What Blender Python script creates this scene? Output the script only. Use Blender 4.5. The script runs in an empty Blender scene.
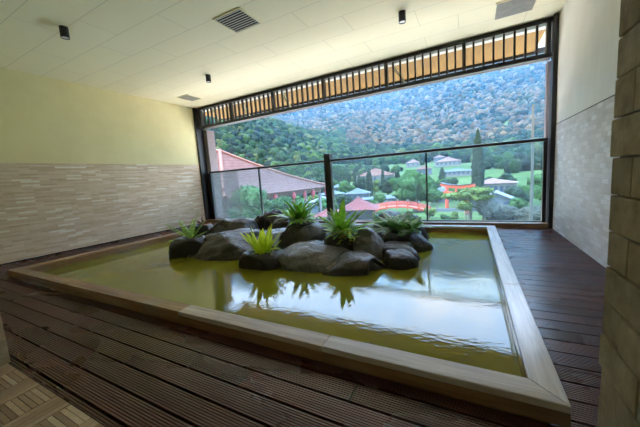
import bpy, math, random
import numpy as np
from mathutils import Vector, Matrix, noise
D = bpy.data
scn = bpy.context.scene
COL = scn.collection
R = math.radians

# ------------------------------------------------------------------ camera
cam_d = D.cameras.new('camera'); cam = D.objects.new('camera', cam_d); COL.objects.link(cam)
yaw, pitch, roll, fpx = 0.4901, -0.1241, -0.0694, 284.8067
sy, cy, sp, cp = math.sin(yaw), math.cos(yaw), math.sin(pitch), math.cos(pitch)
F = Vector((-sy*cp, cy*cp, sp)); r_ = Vector((cy, sy, 0)); u_ = r_.cross(F)
c_, s_ = math.cos(roll), math.sin(roll)
R2 = c_*r_ + s_*u_; U2 = -s_*r_ + c_*u_
M = Matrix((R2, U2, -F)).transposed().to_4x4()
M.translation = Vector((5.7765, -4.8258, 0.9))
cam.matrix_world = M
cam_d.sensor_fit = 'HORIZONTAL'; cam_d.sensor_width = 36.0
cam_d.lens = fpx/640*36; cam_d.clip_start = 0.02; cam_d.clip_end = 6000
scn.camera = cam

# ------------------------------------------------------------------ view, sky, sun
scn.view_settings.view_transform = 'Standard'; scn.view_settings.look = 'None'
scn.view_settings.gamma = 1; scn.view_settings.use_curve_mapping = False
scn.view_settings.exposure = 0.60
SKY = 10.5
scn.cycles.diffuse_bounces = 10; scn.cycles.max_bounces = 16; scn.cycles.transparent_max_bounces = 16
w = D.worlds.new('sky'); scn.world = w; w.use_nodes = True
nt = w.node_tree; nt.nodes.clear()
N = nt.nodes.new; L = nt.links.new
out = N('ShaderNodeOutputWorld'); bg = N('ShaderNodeBackground'); bg.inputs[1].default_value = SKY
tc = N('ShaderNodeTexCoord'); sep = N('ShaderNodeSeparateXYZ'); L(tc.outputs['Generated'], sep.inputs[0])
mp = N('ShaderNodeMapping'); mp.inputs['Scale'].default_value = (1, 1, 2.2); L(tc.outputs['Generated'], mp.inputs[0])
nz = N('ShaderNodeTexNoise'); nz.inputs['Scale'].default_value = 2.3; nz.inputs['Detail'].default_value = 6; nz.inputs['Roughness'].default_value = .55
L(mp.outputs[0], nz.inputs[0])
cr = N('ShaderNodeValToRGB'); cr.color_ramp.elements[0].position = .48; cr.color_ramp.elements[1].position = .70
L(nz.outputs[0], cr.inputs[0])
gr = N('ShaderNodeValToRGB'); L(sep.outputs[2], gr.inputs[0])
gr.color_ramp.elements[0].color = (.68, .83, 1, 1); gr.color_ramp.elements[1].color = (.25, .50, .95, 1); gr.color_ramp.elements[1].position = .7
mx = N('ShaderNodeMix'); mx.data_type = 'RGBA'
L(cr.outputs[0], mx.inputs['Factor']); L(gr.outputs[0], mx.inputs['A']); mx.inputs['B'].default_value = (.93, .93, .92, 1)
lum = N('ShaderNodeValToRGB'); L(sep.outputs[2], lum.inputs[0])   # an overcast sky is brightest overhead
le = lum.color_ramp.elements; le[0].position = .3; le[0].color = (.52, .52, .52, 1); le[1].position = 1; le[1].color = (1.8, 1.8, 1.8, 1)
mu = N('ShaderNodeMix'); mu.data_type = 'RGBA'; mu.blend_type = 'MULTIPLY'; mu.inputs['Factor'].default_value = 1
L(mx.outputs['Result'], mu.inputs['A']); L(lum.outputs[0], mu.inputs['B']); L(mu.outputs['Result'], bg.inputs[0]); L(bg.outputs[0], out.inputs[0])
sun_d = D.lights.new('sun', 'SUN'); sun_d.energy = 8.5; sun_d.angle = R(12); sun_d.color = (1, .90, .74)
sun = D.objects.new('sun', sun_d); COL.objects.link(sun); sun.rotation_euler = (R(40), 0, R(-70))

# ------------------------------------------------------------------ materials
class NM:
    """small node-material builder"""
    def __init__(s, name):
        s.m = D.materials.new(name); s.m.use_nodes = True; s.t = s.m.node_tree; s.t.nodes.clear()
        s.out = s.n('ShaderNodeOutputMaterial'); s.b = s.n('ShaderNodeBsdfPrincipled'); s.l(s.b.outputs[0], s.out.inputs[0])
    def n(s, k, **kw):
        x = s.t.nodes.new(k)
        for a, v in kw.items(): setattr(x, a, v)
        return x
    def l(s, a, b): s.t.links.new(a, b)
    def coord(s, scale=(1, 1, 1), rot=(0, 0, 0), kind='Object'):
        c = s.n('ShaderNodeTexCoord'); m = s.n('ShaderNodeMapping'); m.inputs['Scale'].default_value = scale; m.inputs['Rotation'].default_value = rot
        s.l(c.outputs[kind], m.inputs[0]); return m.outputs[0]
    def noise(s, vec, scale, detail=4, rough=.55, dist=0):
        x = s.n('ShaderNodeTexNoise'); s.l(vec, x.inputs[0]); x.inputs['Scale'].default_value = scale; x.inputs['Detail'].default_value = detail
        x.inputs['Roughness'].default_value = rough; x.inputs['Distortion'].default_value = dist; return x.outputs[0]
    def ramp(s, fac, stops, interp='LINEAR'):
        x = s.n('ShaderNodeValToRGB'); s.l(fac, x.inputs[0]); e = x.color_ramp.elements; x.color_ramp.interpolation = interp
        while len(e) < len(stops): e.new(.5)
        for q, (p, c) in zip(e, stops): q.position = p; q.color = (*c, 1) if len(c) == 3 else c
        return x.outputs[0]
    def mix(s, f, a, b, mode='MIX'):
        x = s.n('ShaderNodeMix'); x.data_type = 'RGBA'; x.blend_type = mode
        for v, k in ((f, 'Factor'), (a, 'A'), (b, 'B')):
            if isinstance(v, (int, float)): x.inputs[k].default_value = v
            elif isinstance(v, tuple): x.inputs[k].default_value = (*v, 1)
            else: s.l(v, x.inputs[k])
        return x.outputs['Result']
    def math(s, op, a, b=None, c=None):
        x = s.n('ShaderNodeMath', operation=op)
        for i, v in enumerate((a, b, c)):
            if v is None: continue
            if isinstance(v, (int, float)): x.inputs[i].default_value = v
            else: s.l(v, x.inputs[i])
        return x.outputs[0]
    def bump(s, h, strength=.3, dist=.01):
        x = s.n('ShaderNodeBump'); x.inputs['Strength'].default_value = strength; x.inputs['Distance'].default_value = dist
        s.l(h, x.inputs['Height']); s.l(x.outputs[0], s.b.inputs['Normal']); return x
    def set(s, col=None, rough=.5, spec=None, metal=None, ior=None):
        if col is not None:
            if isinstance(col, tuple): s.b.inputs['Base Color'].default_value = (*col, 1)
            else: s.l(col, s.b.inputs['Base Color'])
        if isinstance(rough, (int, float)): s.b.inputs['Roughness'].default_value = rough
        else: s.l(rough, s.b.inputs['Roughness'])
        if spec is not None: s.b.inputs['Specular IOR Level'].default_value = spec
        if metal is not None: s.b.inputs['Metallic'].default_value = metal
        if ior is not None: s.b.inputs['IOR'].default_value = ior
        return s.m

def flat(name, col, rough=.5, var=.12, scale=12, metal=0, spec=.5):
    m = NM(name); n = m.noise(m.coord(), scale)
    lo = tuple(c*(1-var) for c in col); hi = tuple(min(1, c*(1+var)) for c in col)
    return m.set(m.ramp(n, [(.3, lo), (.7, hi)]), rough, spec, metal)

def wood(name, axis, c0, c1, rough=.45, c2=None):
    m = NM(name); sc = [16, 16, 16]; sc[axis] = 1.1
    v = m.coord(tuple(sc)); n = m.noise(v, 1.6, 7, .62, .6)
    b = m.coord((1, 1, 1)); big = m.noise(b, 2.2, 3, .6)
    col = m.ramp(n, [(.32, c0), (.66, c1)])
    if c2: col = m.mix(m.ramp(big, [(.52, (0, 0, 0)), (.72, (.7, .7, .7))]), col, c2)
    m.bump(n, .08, .002); return m.set(col, rough)

def brickmat(name, axis, bw, bh, mortar, stops, mcol, rough=.8, bumpd=.006, off=.5, z0=0, mix_noise=True, squash=1.0):
    """axis 'y': pattern on the Y-Z plane"""
    m = NM(name); tc = m.n('ShaderNodeTexCoord'); sp_ = m.n('ShaderNodeSeparateXYZ'); m.l(tc.outputs['Object'], sp_.inputs[0])
    cb = m.n('ShaderNodeCombineXYZ'); m.l(sp_.outputs['Y' if axis == 'y' else 'X'], cb.inputs[0])
    m.l(m.math('ADD', sp_.outputs['Z'], -z0), cb.inputs[1])
    br = m.n('ShaderNodeTexBrick'); br.offset = off; br.inputs['Scale'].default_value = 1
    br.inputs['Brick Width'].default_value = bw; br.inputs['Row Height'].default_value = bh; br.inputs['Mortar Size'].default_value = mortar
    br.inputs['Mortar Smooth'].default_value = .3
    br.inputs['Color1'].default_value = (0, 0, 0, 1); br.inputs['Color2'].default_value = (1, 1, 1, 1); br.inputs['Mortar'].default_value = (.5, .5, .5, 1)
    m.l(cb.outputs[0], br.inputs[0])
    col = m.ramp(br.outputs['Color'], stops)
    n = m.noise(m.coord((1, 1, 1)), 9, 5, .6)
    if mix_noise: col = m.mix(.18, col, m.ramp(n, [(.3, (.5, .48, .45)), (.7, (1, 1, 1))]), 'MULTIPLY')
    col = m.mix(br.outputs['Fac'], col, mcol)
    h = m.math('ADD', m.math('MULTIPLY', br.outputs['Fac'], -1), m.math('MULTIPLY', n, .35))
    h2 = m.math('ADD', h, m.math('MULTIPLY', br.outputs['Color'], .45))
    m.bump(h2, .6, bumpd); return m.set(col, rough, .3)

MT = {}
# decking: boards of 112 mm along X, random tint and end joints
m = NM('deck_boards'); tcn = m.n('ShaderNodeTexCoord'); sx = m.n('ShaderNodeSeparateXYZ'); m.l(tcn.outputs['Object'], sx.inputs[0])
row = m.math('FLOOR', m.math('DIVIDE', m.math('ADD', sx.outputs['Y'], 3.537), .112))
wn = m.n('ShaderNodeTexWhiteNoise', noise_dimensions='1D'); m.l(row, wn.inputs['W'])
xs = m.math('DIVIDE', m.math('ADD', sx.outputs['X'], m.math('MULTIPLY', wn.outputs[0], 1.9)), 1.35)
cell = m.math('FLOOR', xs); fr = m.math('FRACT', xs)
wn2 = m.n('ShaderNodeTexWhiteNoise', noise_dimensions='2D'); cb = m.n('ShaderNodeCombineXYZ'); m.l(cell, cb.inputs[0]); m.l(row, cb.inputs[1]); m.l(cb.outputs[0], wn2.inputs['Vector'])
tint = m.ramp(wn2.outputs[0], [(0, (.050, .011, .010)), (.35, (.080, .019, .018)), (.7, (.105, .026, .025)), (1, (.135, .040, .033))])
gn = m.noise(m.coord((1.2, 18, 18)), 2.4, 6, .6)
col = m.mix(.6, tint, m.ramp(gn, [(.3, (.45, .42, .42)), (.75, (1, 1, 1))]), 'MULTIPLY')
wear = m.noise(m.coord((1, 2, 1)), 1.6, 3, .5)
col = m.mix(m.ramp(wear, [(.5, (0, 0, 0)), (.85, (.45, .45, .45))]), col, (.12, .05, .05))
joint = m.math('LESS_THAN', fr, .004)
col = m.mix(joint, col, (.004, .003, .003))
m.bump(gn, .2, .002)
MT['deck'] = m.set(col, m.ramp(wear, [(.3, (.36, .36, .36)), (.7, (.22, .22, .22))]), .8)
MT['dark_gap'] = flat('black_gap', (.006, .005, .005), .9)
MT['rim_x'] = wood('rim_wood_long', 0, (.17, .088, .038), (.34, .20, .10), .15, (.22, .17, .13))
MT['rim_y'] = wood('rim_wood_side', 1, (.17, .09, .040), (.34, .205, .105), .15, (.23, .18, .14))
MT['rim_px'] = wood('rim_wood_weathered', 0, (.44, .38, .35), (.70, .64, .61), .22)
MT['rim_mx'] = wood('rim_wood_half_weathered', 0, (.34, .27, .225), (.58, .49, .43), .22)
MT['rim_py'] = wood('rim_wood_weathered_side', 1, (.46, .40, .37), (.74, .68, .65), .22)
MT['sill'] = wood('sill_wood', 0, (.16, .08, .028), (.30, .16, .06), .45)
MT['basin_floor'] = flat('basin_stone', (.2, .2, .1), .7)
MT['steel'] = flat('dark_bronze_steel', (.016, .013, .013), .38, metal=.0)
MT['slat'] = flat('black_slat_paint', (.010, .008, .008), .4)
MT['rail'] = flat('rail_dark_metal', (.022, .019, .022), .35)
MT['jamb'] = flat('mauve_jamb_render', (.20, .16, .155), .8)
MT['cream'] = flat('cream_paint', (.62, .6, .42), .8)
MT['black'] = flat('black_lamp_shell', (.012, .011, .011), .35)
MT['lens'] = flat('frosted_lens', (.7, .7, .66), .2)
MT['grille'] = flat('grey_grille', (.42, .41, .36), .5)
MT['duct'] = flat('duct_black', (.01, .01, .01), .8)
MT['soil'] = flat('dark_soil', (.025, .018, .012), .95, .5, 60)
# ceiling: tongue-joint panels
m = NM('ceiling_panels'); tcn = m.n('ShaderNodeTexCoord'); br = m.n('ShaderNodeTexBrick'); br.offset = .37
mpn = m.n('ShaderNodeMapping'); mpn.inputs['Location'].default_value = (.25, 2.69, 0); m.l(tcn.outputs['Object'], mpn.inputs[0]); m.l(mpn.outputs[0], br.inputs[0])
br.inputs['Scale'].default_value = 1; br.inputs['Brick Width'].default_value = 1.18; br.inputs['Row Height'].default_value = .393
br.inputs['Mortar Size'].default_value = .0028; br.inputs['Mortar Smooth'].default_value = .2
br.inputs['Color1'].default_value = (.83, .755, .53, 1); br.inputs['Color2'].default_value = (.815, .74, .515, 1); br.inputs['Mortar'].default_value = (.52, .46, .32, 1)
m.bump(br.outputs['Fac'], .15, -.003); MT['ceiling'] = m.set(br.outputs['Color'], .75, .3)
# plaster
m = NM('wall_plaster_cream'); n = m.noise(m.coord(), 3, 5); n2 = m.noise(m.coord(), 120, 2); m.bump(n2, .1, .002)
MT['plaster'] = m.set(m.ramp(n, [(.3, (.70, .61, .33)), (.7, (.75, .66, .37))]), .7, .3)
m = NM('wall_plaster_pale'); n = m.noise(m.coord(), 2.5, 5); n2 = m.noise(m.coord((1, 1, .2)), 14, 4)
MT['plaster_r'] = m.set(m.mix(.15, m.ramp(n, [(.3, (.74, .70, .60)), (.7, (.80, .76, .66))]), m.ramp(n2, [(.3, (.5, .5, .45)), (.7, (.8, .8, .78))])), .6, .4)
MT['brick_l'] = brickmat('strip_tile_sand', 'y', .21, .0262, .0009,
    [(0, (.58, .415, .27)), (.35, (.66, .495, .345)), (.86, (.73, .575, .43)), (.94, (.80, .70, .57)), (1, (.83, .75, .63))], (.62, .46, .32), .7, .002, .42)
MT['brick_r'] = brickmat('split_stone_pale', 'y', .125, .043, .0016,
    [(0, (.62, .56, .51)), (.4, (.69, .63, .58)), (.8, (.75, .70, .66)), (1, (.82, .78, .75))], (.54, .48, .43), .7, .004, .5)
m = NM('pillar_block_stone'); v = m.coord(); n = m.noise(v, 14, 7, .65); n1 = m.noise(v, 3.2, 4)
oi = m.n('ShaderNodeAttribute'); oi.attribute_name = 'tint'
col = m.ramp(n, [(.3, (.24, .19, .11)), (.7, (.46, .38, .24))]); col = m.mix(.5, col, m.ramp(oi.outputs['Fac'], [(0, (.45, .42, .36)), (1, (1, .98, .9))]), 'MULTIPLY')
m.bump(n, .7, .012); MT['block'] = m.set(col, .85, .25)
m = NM('pillar_strip_stone'); v = m.coord(); n = m.noise(v, 16, 7, .65); oi = m.n('ShaderNodeAttribute'); oi.attribute_name = 'tint'
col = m.mix(.6, m.ramp(n, [(.3, (.36, .29, .19)), (.7, (.6, .51, .37))]), m.ramp(oi.outputs['Fac'], [(0, (.6, .55, .45)), (1, (1, .97, .9))]), 'MULTIPLY')
m.bump(n, .5, .006); MT['block_l'] = m.set(col, .85, .25)
m = NM('teak_tile'); oi = m.n('ShaderNodeAttribute'); oi.attribute_name = 'tint'
n = m.noise(m.coord((20, 20, 20)), 1.5, 6); col = m.ramp(oi.outputs['Fac'], [(0, (.28, .18, .105)), (.5, (.45, .31, .19)), (1, (.68, .54, .37))])
col = m.mix(.4, col, m.ramp(n, [(.3, (.6, .58, .5)), (.7, (1, 1, 1))]), 'MULTIPLY'); m.bump(n, .2, .002); MT['teak'] = m.set(col, .55)
# water: murky olive with a mirror surface
m = NM('murky_spring_water'); v = m.coord((1, 1, 1)); n = m.noise(v, 5.5, 3, .5); n2 = m.noise(m.coord((1.0, 1.6, 1)), 24, 2, .5)
h = m.math('ADD', m.math('MULTIPLY', n, 1), m.math('MULTIPLY', n2, .5)); m.bump(h, .06, .017)
cl = m.noise(v, 1.1, 3, .5)
MT['water'] = m.set(m.ramp(cl, [(.3, (.165, .152, .010)), (.7, (.205, .190, .018))]), .010, .5, None, 1.36)
# rock
def rockmat(name, a, b, rough):
    m = NM(name); v = m.coord(); n = m.noise(v, 7, 9, .65, .4); n2 = m.noise(v, 38, 6, .6); n3 = m.noise(v, 2.1, 3)
    col = m.ramp(n, [(.3, a), (.7, b)]); col = m.mix(.5, col, m.ramp(n2, [(.35, (.55, .53, .5)), (.65, (1, 1, 1))]), 'MULTIPLY')
    h = m.math('ADD', n, m.math('MULTIPLY', n2, .35)); m.bump(h, .95, .03)
    return m.set(col, m.ramp(n3, [(.35, (rough-.08,)*3), (.65, (rough+.12,)*3)]), .5)
MT['rock'] = rockmat('boulder_grey_brown', (.032, .025, .020), (.10, .087, .075), .30)
MT['rock_d'] = rockmat('boulder_dark', (.012, .010, .008), (.042, .036, .031), .36)
MT['rock_l'] = rockmat('boulder_pale', (.09, .082, .075), (.27, .26, .25), .27)
def leaf(name, a, b, trans=.25, rough=.35):
    m = NM(name); n = m.noise(m.coord(), 16, 3); col = m.ramp(n, [(.3, a), (.7, b)]); m.set(col, rough, .5)
    t = m.n('ShaderNodeBsdfTranslucent'); m.l(col, t.inputs[0]); x = m.n('ShaderNodeMixShader'); x.inputs[0].default_value = trans
    m.l(m.b.outputs[0], x.inputs[1]); m.l(t.outputs[0], x.inputs[2]); m.l(x.outputs[0], m.out.inputs[0]); return m.m
MT['fern'] = leaf('leaf_fresh_green', (.10, .28, .015), (.30, .58, .04), .35)
MT['fern_d'] = leaf('leaf_deep_green', (.05, .16, .02), (.14, .34, .05), .35)
MT['lime'] = leaf('leaf_lime', (.58, .72, .03), (.88, .95, .10), .45)
MT['cycad'] = leaf('leaf_cycad', (.16, .32, .05), (.46, .62, .12), .45)
MT['croton'] = leaf('leaf_yellow_orange', (.40, .20, .02), (.62, .46, .05), .3)
MT['pale_leaf'] = leaf('leaf_grey_green', (.26, .36, .16), (.60, .66, .42), .35)
MT['brom'] = leaf('leaf_pink_brown', (.16, .05, .035), (.34, .14, .10), .2)
MT['white_leaf'] = leaf('leaf_white_edge', (.6, .62, .5), (.8, .8, .7), .3)
# glass of the balustrade: pale blue-green, slightly dusty
m = NM('balustrade_glass'); tr = m.n('ShaderNodeBsdfTransparent'); tr.inputs[0].default_value = (.78, .90, .95, 1)
gl = m.n('ShaderNodeBsdfGlossy'); gl.inputs['Roughness'].default_value = .0; fz = m.n('ShaderNodeFresnel'); fz.inputs[0].default_value = 1.45
x = m.n('ShaderNodeMixShader'); m.l(m.math('MULTIPLY', fz.outputs[0], .8), x.inputs[0]); m.l(tr.outputs[0], x.inputs[1]); m.l(gl.outputs[0], x.inputs[2])
df = m.n('ShaderNodeBsdfTranslucent'); df.inputs[0].default_value = (.85, .95, 1, 1); y = m.n('ShaderNodeMixShader'); y.inputs[0].default_value = .014
m.l(x.outputs[0], y.inputs[1]); m.l(df.outputs[0], y.inputs[2]); m.l(y.outputs[0], m.out.inputs[0]); MT['glass'] = m.m
# outdoors
MT['soffit'] = wood('eave_boards_orange', 1, (.13, .058, .003), (.185, .092, .007), .8)
MT['reflector'] = flat('pale_bounce_reflector', (.82, .64, .47), .8)
MT['fascia'] = flat('white_fascia', (0.360, 0.350, 0.310), .7)
def rooftile(name, a, b, ax=2, sc=3.2):
    m = NM(name); tcn = m.n('ShaderNodeTexCoord'); s3 = m.n('ShaderNodeSeparateXYZ'); m.l(tcn.outputs['Object'], s3.inputs[0])
    st = m.math('FRACT', m.math('MULTIPLY', s3.outputs[ax], sc)); n = m.noise(m.coord(), 1.5, 4)
    col = m.mix(m.ramp(st, [(.0, (.75, .75, .75)), (.25, (0, 0, 0)), (1, (0, 0, 0))]), m.ramp(n, [(.3, a), (.7, b)]), tuple(c*.45 for c in a))
    m.bump(st, .5, .05); return m.set(col, .8, .1)
MT['roof_mauve'] = rooftile('roof_tiles_mauve', (.11, .048, .036), (.15, .070, .052))
MT['roof_red'] = rooftile('roof_tiles_red', (0.121, 0.029, 0.026), (0.150, 0.046, 0.040), 2, 5)
MT['ridge'] = flat('ridge_tile_orange', (0.180, 0.054, 0.025), .6)
MT['verm'] = flat('vermilion_paint', (0.400, 0.050, 0.018), .5)
MT['lantern'] = flat('lantern_red', (0.310, 0.035, 0.040), .6)
MT['white'] = flat('white_render', (0.093, 0.093, 0.091), .8, .08)
MT['beige'] = flat('beige_render', (0.138, 0.116, 0.094), .8)
MT['pinkroof'] = rooftile('roof_tiles_pink', (0.138, 0.069, 0.058), (0.173, 0.104, 0.092), 2, 2)
MT['greyroof'] = rooftile('roof_tiles_grey', (0.063, 0.069, 0.081), (0.098, 0.104, 0.115), 2, 2)
MT['winglass'] = flat('dark_window_glass', (.05, .06, .08), .15)
MT['concrete'] = flat('pole_concrete', (0.051, 0.044, 0.032), .8)
MT['bark'] = flat('bark', (.12, .09, .06), .9)
MT['brown'] = flat('brown_timber', (.16, .09, .06), .7)
def crown(name, a, b, c=None):
    m = NM(name); v = m.coord(); n = m.noise(v, 1.6, 6, .7); n2 = m.noise(v, 6, 4, .6)
    st = [(.35, a), (.62, b)] + ([(.74, c)] if c else []); col = m.ramp(n, st)
    m.bump(n2, 1, .5); return m.set(col, .8, .2)
MT['tree_g'] = crown('crown_bright_green', (0.010, 0.035, 0.004), (0.035, 0.092, 0.012))
MT['tree_d'] = crown('crown_dark_green', (0.004, 0.014, 0.005), (0.014, 0.035, 0.012))
MT['tree_y'] = crown('crown_yellow_green', (0.029, 0.063, 0.006), (0.104, 0.132, 0.012), (0.173, 0.098, 0.012))
MT['tree_b'] = crown('crown_brown_green', (0.014, 0.017, 0.009), (0.046, 0.043, 0.023))
MT['tree_p'] = crown('crown_pale_grey', (0.058, 0.058, 0.040), (0.130, 0.132, 0.104))
MT['cypress'] = crown('cypress_dark', (0.004, 0.012, 0.004), (0.010, 0.024, 0.010))
m = NM('forest_canopy'); at_ = m.n('ShaderNodeAttribute'); at_.attribute_name = 'Col'; n = m.noise(m.coord(), .8, 5, .75)
m.bump(n, 1, 2.5); MT['forest'] = m.set(m.mix(.55, at_.outputs['Color'], m.ramp(n, [(.3, (.15, .15, .15)), (.7, (1.0, 1.0, 1.0))]), 'MULTIPLY'), .85, .1)
m = NM('valley_ground'); v = m.coord(); n = m.noise(v, .03, 6, .6); n2 = m.noise(v, .4, 6, .6)
col = m.ramp(n, [(.35, (0.018, 0.037, 0.007)), (.5, (0.043, 0.070, 0.015)), (.62, (0.068, 0.085, 0.030)), (.75, (0.050, 0.040, 0.025))])
MT['ground'] = m.set(m.mix(.5, col, m.ramp(n2, [(.3, (.4, .4, .4)), (.7, (1, 1, 1))]), 'MULTIPLY'), .9, .1)
m = D.materials.new('mountain_haze'); m.use_nodes = True; t = m.node_tree; t.nodes.clear(); o = t.nodes.new('ShaderNodeOutputMaterial'); vs = t.nodes.new('ShaderNodeVolumeScatter')
vs.inputs['Color'].default_value = (.20, .58, .92, 1); vs.inputs['Density'].default_value = .00024; t.links.new(vs.outputs[0], o.inputs['Volume']); MT['haze'] = m

# ------------------------------------------------------------------ mesh helpers
class MB:
    def __init__(s): s.v = []; s.f = []; s.mi = []; s.t = []
    def add(s, vs, fs, mi=0, tint=0.5):
        o = len(s.v); s.v += [tuple(p) for p in vs]; s.f += [tuple(i+o for i in f) for f in fs]; s.mi += [mi]*len(fs); s.t += [tint]*len(vs); return s
    def box(s, x0, x1, y0, y1, z0, z1, mi=0, tint=.5, mat=None):
        vs = [Vector((x, y, z)) for z in (z0, z1) for y in (y0, y1) for x in (x0, x1)]
        if mat: vs = [mat @ p for p in vs]
        return s.add(vs, [(0, 2, 3, 1), (4, 5, 7, 6), (0, 1, 5, 4), (2, 6, 7, 3), (0, 4, 6, 2), (1, 3, 7, 5)], mi, tint)
    def tube(s, pts, rad, n=8, mi=0, cap=True):
        pts = [Vector(p) for p in pts]; rr = rad if isinstance(rad, (list, tuple)) else [rad]*len(pts); vs = []; fs = []
        for i, p in enumerate(pts):
            d = (pts[min(i+1, len(pts)-1)] - pts[max(i-1, 0)]).normalized(); a = d.orthogonal().normalized() if abs(d.z) < .99 else Vector((1, 0, 0)); b = d.cross(a).normalized(); a = b.cross(d)
            vs += [p + rr[i]*(math.cos(2*math.pi*k/n)*a + math.sin(2*math.pi*k/n)*b) for k in range(n)]
        for i in range(len(pts)-1):
            for k in range(n): fs.append((i*n+k, i*n+(k+1) % n, (i+1)*n+(k+1) % n, (i+1)*n+k))
        if cap: fs += [tuple(range(n))[::-1], tuple((len(pts)-1)*n+k for k in range(n))]
        return s.add(vs, fs, mi)
    def build(s, name, mats, parent=None, smooth=False, bevel=0, tint=False):
        me = D.meshes.new(name); me.from_pydata(s.v, [], s.f)
        for q in (mats if isinstance(mats, (list, tuple)) else [mats]): me.materials.append(MT[q])
        me.polygons.foreach_set('material_index', s.mi)
        if tint:
            a = me.attributes.new('tint', 'FLOAT', 'POINT'); a.data.foreach_set('value', s.t)
        me.update(); me.validate()
        if smooth: me.polygons.foreach_set('use_smooth', [True]*len(me.polygons))
        o = D.objects.new(name, me); COL.objects.link(o)
        if parent: o.parent = parent
        if bevel:
            b = o.modifiers.new('bevel', 'BEVEL'); b.width = bevel; b.segments = 2; b.limit_method = 'ANGLE'
        return o
def tag(o, label=None, cat=None, group=None, kind=None):
    if label: o['label'] = label
    if cat: o['category'] = cat
    if group: o['group'] = group
    if kind: o['kind'] = kind
    return o
def empty(name, loc, label, cat, group=None, rz=0, kind=None):
    o = D.objects.new(name, None); COL.objects.link(o); o.location = loc; o.rotation_euler = (0, 0, rz); o.empty_display_size = .1
    return tag(o, label, cat, group, kind)

W, H = 6.764, 2.7315
BX0, BX1, BY0, BY1 = .986, 6.074, -3.696, -.298
HR = .085
YP = -4.357   # deck ends, teak tiles begin

# ------------------------------------------------------------------ floor: grooved decking
def deck_profile():
    """(y, z) across the boards"""
    pts = []; k0 = math.floor((YP + 3.537)/.112); k1 = math.ceil((0 + 3.537)/.112)
    for k in range(k0, k1+1):
        y0 = -3.537 + k*.112
        pts += [(y0-.0045, -.03), (y0+.0045, -.03)]
        g = (.112-.009)/9
        for j in range(9):
            a = y0+.0045+j*g
            pts += [(a+.0002, 0), (a+g-.0042, 0)]
            if j < 8: pts += [(a+g-.0036, -.0045), (a+g-.0006, -.0045)]
    return pts
PROF = deck_profile()
def clip_prof(a, b):
    q = [p for p in PROF if a <= p[0] <= b]; return [(a, q[0][1])] + q + [(b, q[-1][1])]
mb = MB()
for (x0, x1, y0, y1) in ((0, W, YP, BY0-.001), (0, BX0-.001, BY0-.001, BY1+.001), (BX1+.001, W, BY0-.001, BY1+.001), (0, W, BY1+.001, .0)):
    q = clip_prof(y0, y1); vs = []; fs = []
    for (y, z) in q: vs += [(x0, y, z), (x1, y, z)]
    for i in range(len(q)-1): fs.append((2*i, 2*i+1, 2*i+3, 2*i+2))
    mb.add(vs, fs); mb.box(x0, x1, y0, y1, -.12, -.031, 1)
fl = mb.build('floor', ['deck', 'dark_gap']); tag(fl, 'dark reddish-brown grooved timber decking around the bath', kind='structure')
mb = MB(); mb.box(-.2, W+.2, -7.1, .25, -1.2, -.7); tag(mb.build('floor_slab', 'dark_gap'), 'structural slab under the deck and the bath', kind='structure')
# teak interlocking tiles behind the deck
mb = MB(); rnd = random.Random(3)
mb.box(3.12, W, -7.0, YP, -.12, -.006, 0, .0)
for i in range(-1, 12):
    x = 3.5 + i*.305
    for j in range(0, 3):
        y1 = YP - .003
        for k in range(4):
            a = x + k*.031; mb.box(a, a+.0285, y1-j*.9-.9+.004, y1-j*.9, -.006, 0, 0, rnd.random()*.6+.2)
    n = 0; y = YP-.003
    while y > -6.9:
        mb.box(x+.128, x+.128+.172, y-.0185, y, -.006, 0, 0, rnd.random()); y -= .0212
fb = mb.build('floor_threshold', 'teak', tint=True); tag(fb, 'pale teak slat tiles in alternating directions at the near left', kind='structure')

# ------------------------------------------------------------------ walls, ceiling
def wall(name, x0, x1, y0, y1, zs, mats, label):
    mb = MB()
    for i in range(len(zs)-1): mb.box(x0, x1, y0, y1, zs[i], zs[i+1], i)
    return tag(mb.build(name, mats), label, kind='structure')
wall('wall_left', -.2, 0, YP-.6, .12, (-.12, 1.412, H+.02), ['brick_l', 'plaster'], 'left wall, sand strip tiles below and cream plaster above')
wall('wall_right', W, W+.2, -3.78, .12, (-.12, 1.378, H+.02), ['brick_r', 'plaster_r'], 'right wall, pale split stone below and pale plaster above')
mb = MB(); mb.box(W-.003, W, -3.77, .1, 1.374, 1.381); tag(mb.build('trim_1', 'dark_gap'), 'thin dark line between stone and plaster of the right wall', kind='structure')
mb = MB(); mb.box(0, .004, YP, .1, .0, .018); tag(mb.build('baseboard_left', 'dark_gap'), 'thin dark skirting at the foot of the left wall', kind='structure')
mb = MB(); mb.box(-.2, W+.2, -7.0, .22, H, H+.15); tag(mb.build('ceiling', 'ceiling'), 'cream ceiling of long narrow panels', kind='structure')
# near right pier of rough blocks
rnd = random.Random(8); mb = MB(); px0, py1 = 6.113, -3.77
mb.box(px0+.012, W+.2, -6.4, py1-.01, 0, H, 0, .1)
z = 0; k = 0
while z < H-.01:
    y = py1 - (0 if k % 2 else -.0); first = .215 if k % 2 else .11; yy = py1; l = first
    while yy > -6.3:
        e = rnd.uniform(-.004, .004); t_ = rnd.random()
        mb.box(px0+e, px0+.09, yy-l+.0022, yy+(rnd.uniform(-.004, .003) if yy == py1 else -.0022), z+.0022, min(z+.1, H)-.0022, 0, t_)
        yy -= l; l = .215
    z += .1; k += 1
pr = mb.build('wall_near_right', 'block', tint=True, bevel=.003); tag(pr, 'pier of rough olive-brown stone blocks at the right edge', kind='structure')
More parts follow.
